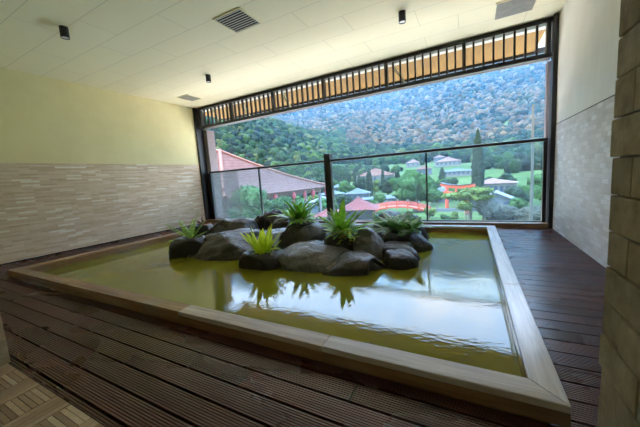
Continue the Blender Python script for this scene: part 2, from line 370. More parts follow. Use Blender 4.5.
# near left pier
mb = MB(); px1, py1 = 3.51, -4.349; mb.box(3.12, px1-.01, -6.0, py1-.006, 0, H, 0, .1); z = 0; k = 0
while z < H-.01:
    yy = py1; l = .10 if k % 2 else .2
    while yy > -5.9:
        mb.box(px1-.06, px1+rnd.uniform(-.003, .003), yy-l+.0015, yy-(0 if yy == py1 else .0015), z+.0015, min(z+.068, H)-.0015, 0, rnd.random()); yy -= l; l = .2
    mb.box(3.12, px1-.06, py1-.02, py1, z+.0015, min(z+.068, H)-.0015, 0, rnd.random())
    z += .068; k += 1
pl = mb.build('wall_near_left', 'block_l', tint=True, bevel=.002); tag(pl, 'sand-coloured stone pier at the left edge', kind='structure')

mb = MB(); mb.box(-.2, 3.119, -4.95, YP-.008, -.12, H); tag(mb.build('wall_front', 'plaster'), 'wall opposite the window, left of the stone pier', kind='structure')
mb = MB(); mb.box(2.9, W+.2, -7.1, -7.0, -.12, H); tag(mb.build('wall_back', 'plaster'), 'back wall behind the teak tiles', kind='structure')
mb = MB(); mb.box(3.0, 3.12, -7.0, -6.0, -.12, H); tag(mb.build('wall_back_left', 'plaster'), 'side wall of the entrance behind the stone pier', kind='structure')

# ------------------------------------------------------------------ bath: rim, walls, water
bath = empty('bath_basin', ((BX0+BX1)/2, (BY0+BY1)/2, 0), 'large rectangular sunken bath with a raised wooden rim in the deck', 'bath')
bx, by = bath.location.x, bath.location.y
def bpart(name, mb, mat, bev=.003, lab=None):
    mb.v = [(a-bx, b-by, c) for a, b, c in mb.v]; o = mb.build(name, mat, bath, bevel=bev)
    if lab: o['label'] = lab
    return o
RN, RR, RL, RF = .108, .103, .132, .118
def prism(mb, quad, z0, z1):
    vs = [(x, y, z0) for x, y in quad] + [(x, y, z1) for x, y in quad]
    mb.add(vs, [(3, 2, 1, 0), (4, 5, 6, 7)] + [(i, (i+1) % 4, 4+(i+1) % 4, 4+i) for i in range(4)])
# near rim in boards (joints as in the photograph), mitred at the corners
xj = [BX0, 2.02, 2.98, 4.05, 5.13, BX1]
for i in range(5):
    a, b = xj[i]+(0 if i == 0 else .001), xj[i+1]-(0 if i == 4 else .001)
    ia, ib = (a+RL if i == 0 else a), (b-RR if i == 4 else b)
    mb = MB(); prism(mb, [(a, BY0), (b, BY0), (ib, BY0+RN), (ia, BY0+RN)], HR-.03, HR); bpart('rim_board', mb, 'rim_px' if i > 3 else 'rim_mx' if i == 3 else 'rim_x', .004, 'weathered pale grey rim board' if i > 2 else 'tan-brown rim board')
    mb = MB(); mb.box(a, b, BY0+.004, BY0+.03, .0, HR-.031); bpart('apron_board', mb, 'rim_x', .002)
for i in range(3):
    L_ = (BY1-BY0)/3; a, b = BY0+i*L_+(.001 if i else 0), BY0+(i+1)*L_-(.001 if i < 2 else 0)
    ia, ib = (a+RN if i == 0 else a), (b-RF if i == 2 else b)
    mb = MB(); prism(mb, [(BX1, a), (BX1, b), (BX1-RR, ib), (BX1-RR, ia)], HR-.03, HR); bpart('rim_board', mb, 'rim_py', .004, 'weathered pale grey rim board')
    mb = MB(); mb.box(BX1-.03, BX1-.004, max(a, BY0+.031), b, .0, HR-.031); bpart('apron_board', mb, 'rim_y', .002)
    mb = MB(); prism(mb, [(BX0, b), (BX0, a), (BX0+RL, ia), (BX0+RL, ib)], HR-.03, HR); bpart('rim_board', mb, 'rim_y', .004)
    mb = MB(); mb.box(BX0+.004, BX0+.03, max(a, BY0+.031), b, .0, HR-.031); bpart('apron_board', mb, 'rim_y', .002)
for i in range(4):
    L_ = (BX1-BX0)/4; a, b = BX0+i*L_+(.001 if i else 0), BX0+(i+1)*L_-(.001 if i < 3 else 0)
    ia, ib = (a+RL if i == 0 else a), (b-RR if i == 3 else b)
    mb = MB(); prism(mb, [(b, BY1), (a, BY1), (ia, BY1-RF), (ib, BY1-RF)], HR-.03, HR); bpart('rim_board', mb, 'rim_px', .004, 'weathered pale grey rim board')
mb = MB(); mb.box(BX0+.01, BX1-.01, BY1-.03, BY1-.004, .0, HR-.031); bpart('apron_board', mb, 'rim_x', .002)
ix0, ix1, iy0, iy1 = BX0+RL, BX1-RR, BY0+RN, BY1-RF
mb = MB(); mb.box(ix0-.06, ix1+.06, iy0-.06, iy0-.002, -.5, HR-.031); bpart('lining_panel', mb, 'rim_x', 0)
mb = MB(); mb.box(ix0-.06, ix1+.06, iy1+.002, iy1+.06, -.5, HR-.031); bpart('lining_panel', mb, 'rim_x', 0)
mb = MB(); mb.box(ix0-.06, ix0-.002, iy0-.002, iy1+.002, -.5, HR-.031); bpart('lining_panel', mb, 'rim_y', 0)
mb = MB(); mb.box(ix1+.002, ix1+.06, iy0-.002, iy1+.002, -.5, HR-.031); bpart('lining_panel', mb, 'rim_y', 0)
mb = MB(); mb.box(ix0-.06, ix1+.06, iy0-.06, iy1+.06, -.55, -.501); bpart('basin_floor', mb, 'basin_floor', 0)
mb = MB(); mb.box(ix0-.001, ix1+.001, iy0-.001, iy1+.001, -.5, -.009)
tag(mb.build('water', 'water'), 'murky olive-green spring water filling the bath, mirroring the sky', 'water', kind='stuff')

# ------------------------------------------------------------------ window wall
mb = MB(); mb.box(0, W, 0.002, .24, -.12, .066); tag(mb.build('window_sill', 'sill', bevel=.003), 'long brown timber ledge under the glass balustrade', kind='structure')
mb = MB(); mb.box(0, .05, .0, .1, .067, H); mb.box(.0, .04, .1, .22, .067, H); tag(mb.build('window_frame', 'steel', bevel=.003), 'dark steel corner post of the opening at the left wall', kind='structure')
mb = MB(); mb.box(.042, .17, .19, .42, .067, 2.23); tag(mb.build('window_jamb', 'jamb', bevel=.004), 'mauve-beige reveal at the left end of the opening', kind='structure')
mb = MB(); mb.box(W-.05, W, .0, .12, -.0, H); tag(mb.build('window_frame', 'steel', bevel=.003), 'dark steel corner post of the opening at the right wall', kind='structure')
mb = MB(); mb.box(W-.07, W-.0, .19, .30, .067, 2.23); tag(mb.build('window_jamb', 'jamb', bevel=.004), 'mauve-beige reveal at the right end of the opening', kind='structure')

lat = empty('lattice_transom', (0, .13, 2.23), 'dark slatted timber transom running along the top of the open window wall', 'lattice')
def lpart(name, mb, mat, bev=.002):
    mb.v = [(a, b-.13, c-2.23) for a, b, c in mb.v]; return mb.build(name, mat, lat, bevel=bev)
mb = MB(); mb.box(.05, W-.051, .07, .17, 2.675, H-.001); lpart('top_beam', mb, 'slat')
mb = MB(); mb.box(.05, W-.051, .07, .165, 2.248, 2.305); lpart('bottom_beam', mb, 'steel')
mb = MB(); mb.box(.05, W-.051, .166, .20, 2.243, 2.252); lpart('drip_board', mb, 'jamb')
posts = [.13, 1.10, 2.25, 3.40, 4.56, 5.70, 6.68]
for p in posts:
    mb = MB(); mb.box(p-.024, p+.024, .07, .16, 2.306, 2.674); lpart('post', mb, 'steel', 0)
for a, b in zip(posts[:-1], posts[1:]):
    n = 10 if b-a > 1.05 else 8
    for k in range(1, n):
        x = a + (b-a)*k/n; mb = MB(); mb.box(x-.0125, x+.0125, .09, .13, 2.306, 2.674); lpart('slat', mb, 'slat', 0)

rail = empty('glass_balustrade', (3.4, .147, .067), 'glass balustrade with a thin black handrail across the open window wall', 'balustrade')
def rp(name, mb, mat, bev=.002, lab=None):
    mb.v = [(a-3.4, b-.147, c-.067) for a, b, c in mb.v]; o = mb.build(name, mat, rail, bevel=bev)
    if lab: o['label'] = lab
    return o
gx = [(.21, 1.675), (1.695, 3.302), (3.448, 5.135), (5.155, 6.66)]
for a, b in gx:
    mb = MB(); mb.box(a, b, .143, .151, .085, 1.185); rp('glass_pane', mb, 'glass', 0)
mb = MB(); mb.box(.172, 3.308, .115, .178, 1.187, 1.232); rp('handrail', mb, 'rail', .008)
mb = MB(); mb.box(3.442, W-.051, .115, .178, 1.187, 1.232); rp('handrail', mb, 'rail', .008)
mb = MB(); mb.box(3.31, 3.44, .09, .21, .067, 1.345); rp('centre_post', mb, 'steel', .006)
mb = MB(); mb.box(.09, .205, .12, .175, .067, 1.186); rp('end_post', mb, 'rail', .003)
mb = MB(); mb.box(6.665, 6.71, .12, .175, .067, 1.186); rp('end_post', mb, 'rail', .003)
for x in (1.685, 5.145):
    mb = MB(); mb.box(x-.012, x+.012, .125, .169, .067, 1.186); rp('mullion', mb, 'steel', .002)
for a, b in ((.21, 3.305), (3.445, 6.66)):
    mb = MB(); mb.box(a, b, .135, .160, .067, .084); rp('bottom_channel', mb, 'grille', .001)

mb = MB(); mb.box(-4, 11, .30, 6.0, -1.25, -1.0); mb.box(-4, 11, 5.9, 6.0, -1.0, -.9); mb.box(-4, 11, .25, .30, -7, -1.0)  # added slab, hidden below the ledge, to bounce daylight up onto the ceiling
tag(mb.build('bounce_reflector', 'reflector'), 'added pale terrace just below the window ledge', kind='structure')
# eave outside
ev = empty('eave', (3.4, .3, 2.72), 'overhanging eave with an orange boarded underside beyond the transom', 'eave')
def ep(name, mb, mat, bev=0):
    mb.v = [(a-3.4, b-.3, c-2.72) for a, b, c in mb.v]; return mb.build(name, mat, ev, bevel=bev)
mb = MB(); mb.box(-.4, 6.72, .33, 1.34, 2.735, 2.76); ep('soffit', mb, 'soffit')
mb = MB(); mb.box(-.4, W+.2, .23, .325, 2.69, 2.88); ep('wall_plate', mb, 'fascia')
mb = MB(); mb.box(-.4, 6.9, 1.34, 1.39, 2.69, 2.86); ep('edge_beam', mb, 'slat')
mb = MB(); mb.box(-.4, 6.9, .33, 1.34, 2.77, 2.88); ep('roof_deck', mb, 'fascia')
for x in (.35, 1.25, 2.35, 4.62):
    mb = MB(); mb.tube([(x, .30, 2.70), (x+.22, .27, 2.33)], .024, 4); ep('brace', mb, 'cream')

# ------------------------------------------------------------------ ceiling fittings
def downlight(x, y, label):
    e = empty('downlight', (x, y, H), label, 'lamp', 'surface downlights on the ceiling')
    mb = MB(); n = 28; prof = [(.0, 0), (.041, 0), (.041, -.004), (.041, -.105), (.041, -.112), (.0365, -.112), (.0365, -.092), (0, -.092)]
    vs = [(r*math.cos(2*math.pi*k/n), r*math.sin(2*math.pi*k/n), z-.0005) for r, z in prof for k in range(n)]
    fs = [(i*n+k, i*n+(k+1) % n, (i+1)*n+(k+1) % n, (i+1)*n+k) for i in range(len(prof)-1) for k in range(n)]
    mb.add(vs, fs); o = mb.build('shell', 'black', e)
    mb = MB(); mb.tube([(0, 0, -.0965), (0, 0, -.106)], .0355, 24); mb.build('lens', 'lens', e)
downlight(1.833, -3.10, 'black cylinder downlight nearest the left wall and the photographer')
downlight(1.904, -1.195, 'small black cylinder downlight between the far left vent and the square louvre vent')
downlight(5.085, -1.18, 'black cylinder downlight to the right, above the window transom')
def vent(x0, x1, y0, y1, n, along, label, tilt=.6, fr=.02, slatmat='grille', bl=.5):
    cx, cy_ = (x0+x1)/2, (y0+y1)/2; e = empty('ceiling_vent', (cx, cy_, H), label, 'vent'); wx, wy = (x1-x0)/2, (y1-y0)/2
    mb = MB(); mb.box(-wx, wx, -wy, -wy+fr, -.012, -.0005); mb.box(-wx, wx, wy-fr, wy, -.012, -.0005); mb.box(-wx, -wx+fr, -wy+fr, wy-fr, -.012, -.0005); mb.box(wx-fr, wx, -wy+fr, wy-fr, -.012, -.0005)
    mb.build('frame', 'ceiling' if slatmat == 'grille' else 'grille', e)
    mb = MB(); mb.box(-wx+fr, wx-fr, -wy+fr, wy-fr, -.0015, -.0005); mb.build('duct_opening', 'duct', e)
    for k in range(n):
        mb = MB()
        if along == 'x':
            c = -wy+fr+(2*wy-2*fr)*(k+.5)/n; mt = Matrix.Translation((0, c, -.009)) @ Matrix.Rotation(tilt, 4, 'X'); mb.box(-wx+fr, wx-fr, -(wy-fr)/n*bl, (wy-fr)/n*bl, -.0008, .0008, mat=mt)
        else:
            c = -wx+fr+(2*wx-2*fr)*(k+.5)/n; mt = Matrix.Translation((c, 0, -.009)) @ Matrix.Rotation(tilt, 4, 'Y'); mb.box(-(wx-fr)/n*.5, (wx-fr)/n*.5, -wy+fr, wy-fr, -.001, .001, mat=mt)
        mb.build('louvre', 'grille', e)
vent(3.25, 3.64, -2.30, -1.93, 9, 'x', 'square louvred vent in the middle of the ceiling, the one with black gaps', .25, .012)
vent(.49, .80, -.75, -.39, 10, 'x', 'small grey ceiling vent in the far left corner', -.5, .012, bl=.85)
vent(6.04, 6.45, -.72, -.31, 12, 'x', 'grey ceiling vent near the right wall, above the transom', -.5, .012, bl=.85)

# ------------------------------------------------------------------ boulders
ROCKS = {}
def rock(label, c, r, rz=0, seed=1, e=2.4, amp=.09, mat='rock', cuts=5, pocket=None, name='boulder', cat='rock', tilt=(0, 0), hollow=None, group=None):
    """c: centre at the waterline; r: half sizes (x, y) and height above water"""
    import bmesh
    bm = bmesh.new(); bmesh.ops.create_icosphere(bm, subdivisions=5, radius=1)
    rnd = random.Random(seed); pl_ = []
    for _ in range(cuts):
        a = rnd.uniform(0, 2*math.pi); zz = rnd.uniform(-.15, .8); n = Vector((math.cos(a), math.sin(a), zz)).normalized(); pl_.append((n, rnd.uniform(.72, .92)))
    so = Vector((seed*3.17, seed*1.71, seed*.93))
    for v in bm.verts:
        n = v.co.normalized(); k = (abs(n.x)**e + abs(n.y)**e + abs(n.z)**e)**(-1/e); p = n*k
        for (q, d_) in pl_:
            s = p.dot(q)-d_
            if s > 0: p -= q*s*.88
        p *= 1 + amp*1.6*noise.noise(n*1.4+so) + amp*.8*noise.noise(n*3.3+so) + amp*.3*noise.noise(n*8+so)
        v.co = Vector((p.x*r[0], p.y*r[1], p.z*(r[2] if p.z > 0 else .35)))
    if tilt != (0, 0):
        mt = Matrix.Rotation(tilt[0], 4, 'X') @ Matrix.Rotation(tilt[1], 4, 'Y'); bmesh.ops.transform(bm, matrix=mt, verts=bm.verts)
    if pocket:
        pr_, pz, pd = pocket   # relative radius, level, depth
        for v in bm.verts:
            q = math.hypot(v.co.x/r[0], v.co.y/r[1])
            if v.co.z > 0 and v.co.z > pz: v.co.z = pz + (v.co.z-pz)*.15
            if v.co.z > 0 and q < pr_: v.co.z -= pd*min(1, (pr_-q)/.12)
    if hollow:
        hc, hr, hd = Vector(hollow[0]), hollow[1], Vector(hollow[2])
        for v in bm.verts:
            q = (v.co-hc).length
            if q < hr: v.co += hd*(1-(q/hr)**3)
    me = D.meshes.new(name); bm.to_mesh(me); bm.free(); me.materials.append(MT[mat]); me.polygons.foreach_set('use_smooth', [True]*len(me.polygons))
    o = D.objects.new(name, me); COL.objects.link(o); o.location = (c[0], c[1], -.009+(c[2] if len(c) > 2 else 0)); o.rotation_euler = (0, 0, rz); tag(o, label, cat, group)
    if pocket:
        mb = MB(); n = 20; zz = pz-pd*.72; vs = [(0, 0, zz+.01)] + [((pr_-.02)*r[0]*math.cos(2*math.pi*k/n), (pr_-.02)*r[1]*math.sin(2*math.pi*k/n), zz) for k in range(n)]
        vs += [(x, y, z-.03) for x, y, z in vs[1:]]
        mb.add(vs, [(0, 1+k, 1+(k+1) % n) for k in range(n)] + [(1+k, 1+n+k, 1+n+(k+1) % n, 1+(k+1) % n) for k in range(n)] + [tuple(1+n+k for k in range(n))[::-1]]); mb.build('soil', 'soil', o)
    return o
VW = .49   # island lies roughly square to the view
rock('dark blocky boulder at the left end of the island, holding the feathery cycad', (2.40, -2.28), (.25, .24, .255), .3, 11, 3.6, .05, 'rock_d', 4, (.55, .235, .05), 'planter_boulder')
rock('long low boulder between the cycad boulder and the bowl of lime fern', (2.86, -2.08), (.60, .42, .27), .35, 5, 2.6, .08, 'rock', 4)
rock('small dark round boulder behind the cycad, holding the pink-brown bromeliad', (1.70, -1.50), (.25, .24, .285), .2, 21, 2.6, .07, 'rock_d', 3, (.5, .26, .04), 'planter_boulder')
rock('smooth rounded grey boulder behind the long low boulder', (2.27, -1.32), (.46, .36, .345), .45, 14, 2.3, .07, 'rock', 3)
rock('craggy near-black boulder rising against the glass at the back left', (2.66, -.80), (.34, .26, .40), .5, 33, 2.2, .16, 'rock_d', 6)
rock('knobbed dark boulder beside the craggy one at the back', (2.98, -.86), (.30, .26, .33), .5, 36, 2.2, .12, 'rock_d', 5)
rock('dark stone bowl in front of the island, holding the lime-green fern', (3.74, -2.42), (.255, .235, .185), .3, 8, 2.9, .05, 'rock_d', 3, (.72, .165, .05), 'planter_boulder')
rock('brown humped boulder in the middle, holding the back bird\'s nest fern', (3.77, -1.58), (.36, .34, .37), .4, 17, 2.5, .07, 'rock', 4, (.5, .36, .05), 'planter_boulder')
rock('broad smooth slab sweeping down to the water in the front middle', (4.28, -2.05), (.52, .44, .195), .5, 25, 2.2, .07, 'rock_l', 3, tilt=(-.05, .06))
rock('square dark block sitting on the slab, holding the big bird\'s nest fern', (4.47, -1.93, .13), (.19, .17, .165), .45, 41, 5.0, .03, 'rock_d', 2, (.6, .15, .03), 'planter_boulder')
rock('pale pointed boulder right of the square dark block', (4.74, -1.80), (.22, .24, .325), .4, 52, 1.8, .07, 'rock_l', 4)
rock('front boulder with a dark water-worn hollow at the right', (4.76, -2.26), (.35, .24, .15), .45, 57, 2.5, .06, 'rock', 3, hollow=((.24, -.22, .04), .14, (-.05, .11, -.015)))
rock('small dark rounded boulder at the front right of the island', (5.14, -2.03), (.17, .19, .14), .6, 61, 2.6, .06, 'rock_d', 3)
rock('low boulder wedged between the small dark one and the right planter bowl', (5.06, -1.76), (.28, .20, .155), -.2, 66, 2.3, .07, 'rock', 3)
rock('large dark boulder bowl at the right end, holding the variegated shrub', (4.99, -1.32), (.34, .34, .25), .4, 71, 3.0, .06, 'rock_d', 4, (.74, .225, .06), 'planter_boulder')
rock('rounded dark boulder at the back, behind the variegated shrub', (4.76, -.84), (.27, .23, .375), .4, 77, 2.3, .08, 'rock_d', 4)
rock('blue-grey boulder at the back right corner of the island', (5.04, -.86), (.23, .22, .335), .5, 82, 2.4, .08, 'rock_d', 4)
rock('flat pale boulder behind the bowl of lime fern', (3.22, -1.42), (.50, .36, .185), .4, 88, 2.4, .06, 'rock_l', 3)
rock('grey boulder behind the square block, under the small ferns', (4.22, -1.30), (.36, .32, .32), .4, 93, 2.3, .08, 'rock', 4, (.5, .28, .04), 'planter_boulder')

# ------------------------------------------------------------------ plants
def blade(mb, base, az, el, length, width, droop=.8, fold=.25, n=9, mi=0, tw=0, shape=1.0):
    """one strap leaf, bending over as it grows"""
    p = Vector(base); a = el; h = Vector((math.cos(az), math.sin(az), 0)); side = Vector((-math.sin(az), math.cos(az), 0)); vs = []; fs = []
    for i in range(n+1):
        t = i/n; d = h*math.cos(a) + Vector((0, 0, math.sin(a))); up = d.cross(side).normalized()*-1
        wv = width*.5*(math.sin(math.pi*min(1, (.10+.9*t)**shape))**.75 + .03) if t < 1 else width*.02
        s2 = side*math.cos(tw*t) + up*math.sin(tw*t)
        vs += [p - s2*wv + up*wv*fold, p, p + s2*wv + up*wv*fold]
        p = p + d*(length/n); a -= droop/n*(.4+1.2*t)
    for i in range(n):
        k = 3*i; fs += [(k, k+1, k+4, k+3), (k+1, k+2, k+5, k+4)]
    mb.add(vs, fs, mi)
def frond(mb, base, az, el, length, lw, ll, droop=.9, n=16, mi=0):
    """pinnate frond: stalk with paired leaflets"""
    p = Vector(base); a = el; h = Vector((math.cos(az), math.sin(az), 0)); side = Vector((-math.sin(az), math.cos(az), 0)); pts = [p.copy()]
    for i in range(n):
        t = (i+1)/n; d = h*math.cos(a) + Vector((0, 0, math.sin(a))); p = p + d*(length/n); a -= droop/n; pts.append(p.copy()); up = d.cross(side)*-1
        if t > .18:
            l = ll*math.sin(math.pi*(.12+.80*t))+.01
            for s in (-1, 1):
                q = (side*s*.85 + d*.55 + up*.25).normalized(); wv = d*lw*.5
                vs = [p, p+q*l*.4+wv, p+q*l, p+q*l*.45-wv]; mb.add(vs, [(0, 1, 2, 3)], mi)
    mb.tube(pts, [.004*(1-.7*i/n) for i in range(n+1)], 5, mi)
def plant(name, label, cat, loc, mb, mats, group=None):
    if not isinstance(mats, list): mats = [mats]
    e = empty(name, loc, label, cat, group)
    used = sorted(set(mb.mi)); names = ['leaves', 'lower_leaves', 'trailing_leaves']
    for j, k in enumerate(used):
        sub = MB(); idx = {}
        for f, q in zip(mb.f, mb.mi):
            if q != k: continue
            ff = []
            for i in f:
                if i not in idx: idx[i] = len(sub.v); sub.v.append(mb.v[i]); sub.t.append(.5)
                ff.append(idx[i])
            sub.f.append(tuple(ff)); sub.mi.append(0)
        sub.build(names[j], mats[k], e, smooth=False)
    return e
rnd = random.Random(5)
# cycad
mb = MB()
for az, el, ln in ((3.65, .02, .27), (3.55, .62, .36), (3.1, .95, .30), (.75, 1.22, .37), (.45, .85, .30), (.55, .42, .22), (1.9, 1.2, .26), (5.2, .9, .22), (4.3, .8, .22), (2.4, .5, .24)):
    frond(mb, (0, 0, 0), az, el+.1, ln*1.05, .030, .060, .22, 9)
plant('cycad', 'small feathery green cycad growing from the dark boulder at the left end', 'plant', (2.41, -2.29, .19), mb, 'cycad')
# bromeliad
mb = MB()
for k in range(14):
    az = k*2.4; blade(mb, (0, 0, 0), az, rnd.uniform(.25, 1.0), rnd.uniform(.16, .25), .034, .8, .3, 7)
for k in range(5): blade(mb, (0, 0, .0), k*1.9+1, 1.0, .12, .022, .5, .3, 6, 1)
plant('bromeliad', 'low pink-brown bromeliad with striped leaves behind the cycad', 'plant', (1.70, -1.50, .235), mb, ['brom', 'white_leaf'])
# lime fern
mb = MB()
for k in range(38):
    az = rnd.uniform(0, 6.28); rr_ = rnd.uniform(0, .09); blade(mb, (rr_*math.cos(az), rr_*math.sin(az), 0), az, rnd.uniform(.95, 1.5), rnd.uniform(.15, .33), rnd.uniform(.036, .056), rnd.uniform(.1, .8), .3, 8)
for k in range(8): blade(mb, (0, 0, 0), k*.8+.2, rnd.uniform(.2, .6), .22, .028, 1.2, .3, 7)
plant('lime_fern', 'bright lime-green upright fern in the dark stone bowl at the front', 'plant', (3.76, -2.42, .125), mb, 'lime')
def nest(name, label, loc, n, lmin, lmax, wd, seed, mats, extra=None, azs=None):
    rnd = random.Random(seed); mb = MB()
    for k in range(n):
        az = (azs[k] if azs and k < len(azs) else k*2.399+seed)
        blade(mb, (.06*math.cos(az*1.7), .05*math.sin(az*1.7), 0), az, rnd.uniform(.2, 1.2), rnd.uniform(lmin, lmax), wd*rnd.uniform(.8, 1.15), rnd.uniform(.6, 1.2), .28, 10)
    if extra: extra(mb, rnd)
    return plant(name, label, 'plant', loc, mb, mats)
nest('birds_nest_fern', 'fresh green bird\'s nest fern on the brown humped boulder at the back', (3.72, -1.60, .345), 40, .24, .44, .075, 4, ['fern', 'pale_leaf'],
     lambda mb, r: [blade(mb, (0, 0, .02), r.uniform(0, 6.28), r.uniform(.1, .6), r.uniform(.14, .26), .035, 1, .3, 6, 1) for _ in range(40)])
# the large fern, with explicit leaves
mb = MB()
for az, el, ln, wd in ((2.9, .62, .40, .075), (2.45, .95, .36, .07), (1.6, 1.35, .40, .085), (4.9, 1.2, .32, .07), (.7, .75, .42, .085), (.45, .32, .56, .09), (.1, .25, .42, .08), (5.6, .8, .30, .07),
                       (3.5, .5, .28, .06), (.9, .9, .34, .07), (2.0, .7, .3, .06), (3.9, .9, .25, .055), (1.2, .4, .3, .06)):
    blade(mb, (0, 0, .02), az, el, ln, wd, .45, .3, 11)
for _ in range(40): blade(mb, (rnd.uniform(-.08, .08), rnd.uniform(-.07, .07), .01), rnd.uniform(0, 6.28), rnd.uniform(0, .8), rnd.uniform(.14, .30), rnd.uniform(.036, .062), .7, .3, 8)
for _ in range(34): blade(mb, (rnd.uniform(-.07, .07), rnd.uniform(-.06, .06), 0), rnd.uniform(0, 6.28), rnd.uniform(-.2, .9), rnd.uniform(.07, .16), rnd.uniform(.024, .038), .9, .3, 6, 1)
for _ in range(110):
    a = rnd.uniform(-1.3, .5); q = rnd.uniform(.02, .22); zz = -.9*max(0, q-.12)
    blade(mb, (q*math.cos(a), q*math.sin(a), .03+zz+rnd.uniform(-.04, .04)), rnd.uniform(0, 6.28), rnd.uniform(-.5, .6), rnd.uniform(.04, .075), .026, .9, .3, 4, 2)
plant('birds_nest_fern', 'largest bird\'s nest fern, with long glossy leaves, in the square dark block', 'plant', (4.48, -1.93, .262), mb, ['fern', 'croton', 'lime'])
nest('birds_nest_fern', 'small dark fern tucked between the two bird\'s nest ferns', (4.20, -1.30, .265), 44, .16, .34, .055, 9, ['fern_d', 'pale_leaf'],
     lambda mb, r: [blade(mb, (0, 0, .02), r.uniform(0, 6.28), r.uniform(.3, 1.0), r.uniform(.14, .26), .028, 1, .3, 6, 1) for _ in range(12)])
# variegated shrub
mb = MB()
for k in range(110):
    az = rnd.uniform(0, 6.28); frond(mb, (rnd.uniform(-.17, .17), rnd.uniform(-.15, .15), 0), az, rnd.uniform(.1, 1.3), rnd.uniform(.14, .33), .036, .066, .9, 8, 0 if k % 3 else 1)
for k in range(10): blade(mb, (rnd.uniform(-.1, .1), rnd.uniform(-.1, .1), 0), rnd.uniform(0, 6.28), rnd.uniform(.5, 1.2), .2, .035, .8, .3, 6, 2)
plant('variegated_shrub', 'bushy dark green and silvery variegated shrub in the right-hand boulder bowl', 'plant', (5.00, -1.33, .20), mb, ['fern_d', 'pale_leaf', 'fern'])

# ================================================================== OUTDOORS
CX, CY = 5.8, -4.8
def sm(a, b, x): t = np.clip((x-a)/(b-a), 0, 1); return t*t*(3-2*t)
PD = [0, 85, 120, 160, 220, 300, 420, 600, 800, 1000, 1160, 1350, 1700]
PZ = [-7, -7, -5.5, -2, 5, 20, 52, 122, 215, 320, 402, 425, 380]
def ripple(x, y):
    return (np.sin(x*.011+1.3)*np.cos(y*.009+.4) + .5*np.sin(x*.027+y*.013) + .3*np.sin(y*.041-x*.019+2))
def gz(x, y):
    x = np.asarray(x, float); y = np.asarray(y, float); dx, dy = x-CX, y-CY; d = np.hypot(dx, dy); az = np.degrees(np.arctan2(-dx, dy))
    z = np.interp(d, PD, PZ)
    z = z + 48*np.exp(-((d-330)/100)**2)*sm(16, 46, az)
    z = z + ripple(x, y)*np.interp(d, [100, 250, 500, 1200], [0, 1.5, 9, 20])
    return z
azs = np.radians(np.linspace(-50, 85, 150)); ds = np.concatenate([[2.2, 6, 12, 20, 30, 40, 50, 60, 72, 85], np.geomspace(95, 1700, 70)])
gv = []; gf = []
for a in azs:
    for d in ds: gv.append((CX-math.sin(a)*d, CY+math.cos(a)*d))
gv = np.array(gv); 
gv[:, 1] = np.maximum(gv[:, 1], 1.6); zz = gz(gv[:, 0], gv[:, 1]); nd = len(ds)
verts = [(float(x), float(y), float(z)) for (x, y), z in zip(gv, zz)]
faces = [(i*nd+j, i*nd+j+1, (i+1)*nd+j+1, (i+1)*nd+j) for i in range(len(azs)-1) for j in range(nd-1)]
me = D.meshes.new('ground'); me.from_pydata(verts, [], faces); me.materials.append(MT['ground']); me.polygons.foreach_set('use_smooth', [True]*len(faces)); me.update(); me.validate()
o = D.objects.new('ground', me); COL.objects.link(o); tag(o, 'valley floor rising to wooded mountain slopes beyond the window', kind='structure')
# forest canopy: one crown per tree, merged because nobody could count it
def ico():
    import bmesh
    bm = bmesh.new(); bmesh.ops.create_icosphere(bm, subdivisions=2, radius=1); v = np.array([q.co[:] for q in bm.verts]); f = np.array([[q.index for q in t.verts] for t in bm.faces]); bm.free(); return v, f
IV, IF = ico()
def scatter_forest(name, label, n, dmin, dmax, azmin, azmax, seed, rad, colf, keep=None, power=1.0):
    g = np.random.default_rng(seed); u = g.random(n); d = (dmin**(2*power) + u*(dmax**(2*power)-dmin**(2*power)))**(1/(2*power)); a = np.radians(g.uniform(azmin, azmax, n))
    x = CX-np.sin(a)*d; y = CY+np.cos(a)*d
    if keep is not None:
        k = keep(x, y, d, np.degrees(a), g); x, y, d, a = x[k], y[k], d[k], a[k]
    n = len(x); z = gz(x, y); r = rad(d)*g.uniform(.6, 1.35, n)
    sc = np.stack([r*g.uniform(.8, 1.2, n), r*g.uniform(.8, 1.2, n), r*g.uniform(.8, 1.35, n)], 1)
    jit = 1 + g.uniform(-.22, .22, (n, len(IV), 1))
    V = IV[None]*jit*sc[:, None, :] + np.stack([x, y, z+r*.55], 1)[:, None, :]
    V = V.reshape(-1, 3); Fc = (IF[None] + (np.arange(n)*len(IV))[:, None, None]).reshape(-1, 3)
    me = D.meshes.new(name); me.vertices.add(len(V)); me.vertices.foreach_set('co', V.ravel().astype(np.float32)); me.loops.add(Fc.size); me.loops.foreach_set('vertex_index', Fc.ravel().astype(np.int32))
    me.polygons.add(len(Fc)); me.polygons.foreach_set('loop_start', np.arange(0, Fc.size, 3, dtype=np.int32)); me.polygons.foreach_set('loop_total', np.full(len(Fc), 3, np.int32)); me.update(calc_edges=True)
    c = colf(x, y, d, np.degrees(a), g); C4 = np.concatenate([c, np.ones((n, 1))], 1); at = me.color_attributes.new('Col', 'FLOAT_COLOR', 'POINT')
    at.data.foreach_set('color', np.repeat(C4, len(IV), 0).ravel().astype(np.float32)); me.materials.append(MT['forest'])
    o = D.objects.new(name, me); COL.objects.link(o); tag(o, label, 'forest', kind='stuff'); return o
def pal(cols, w, g, n):
    c = np.array(cols); i = g.choice(len(c), n, p=np.array(w)/sum(w)); return c[i]*g.uniform(.6, 1.4, (n, 1))*.28
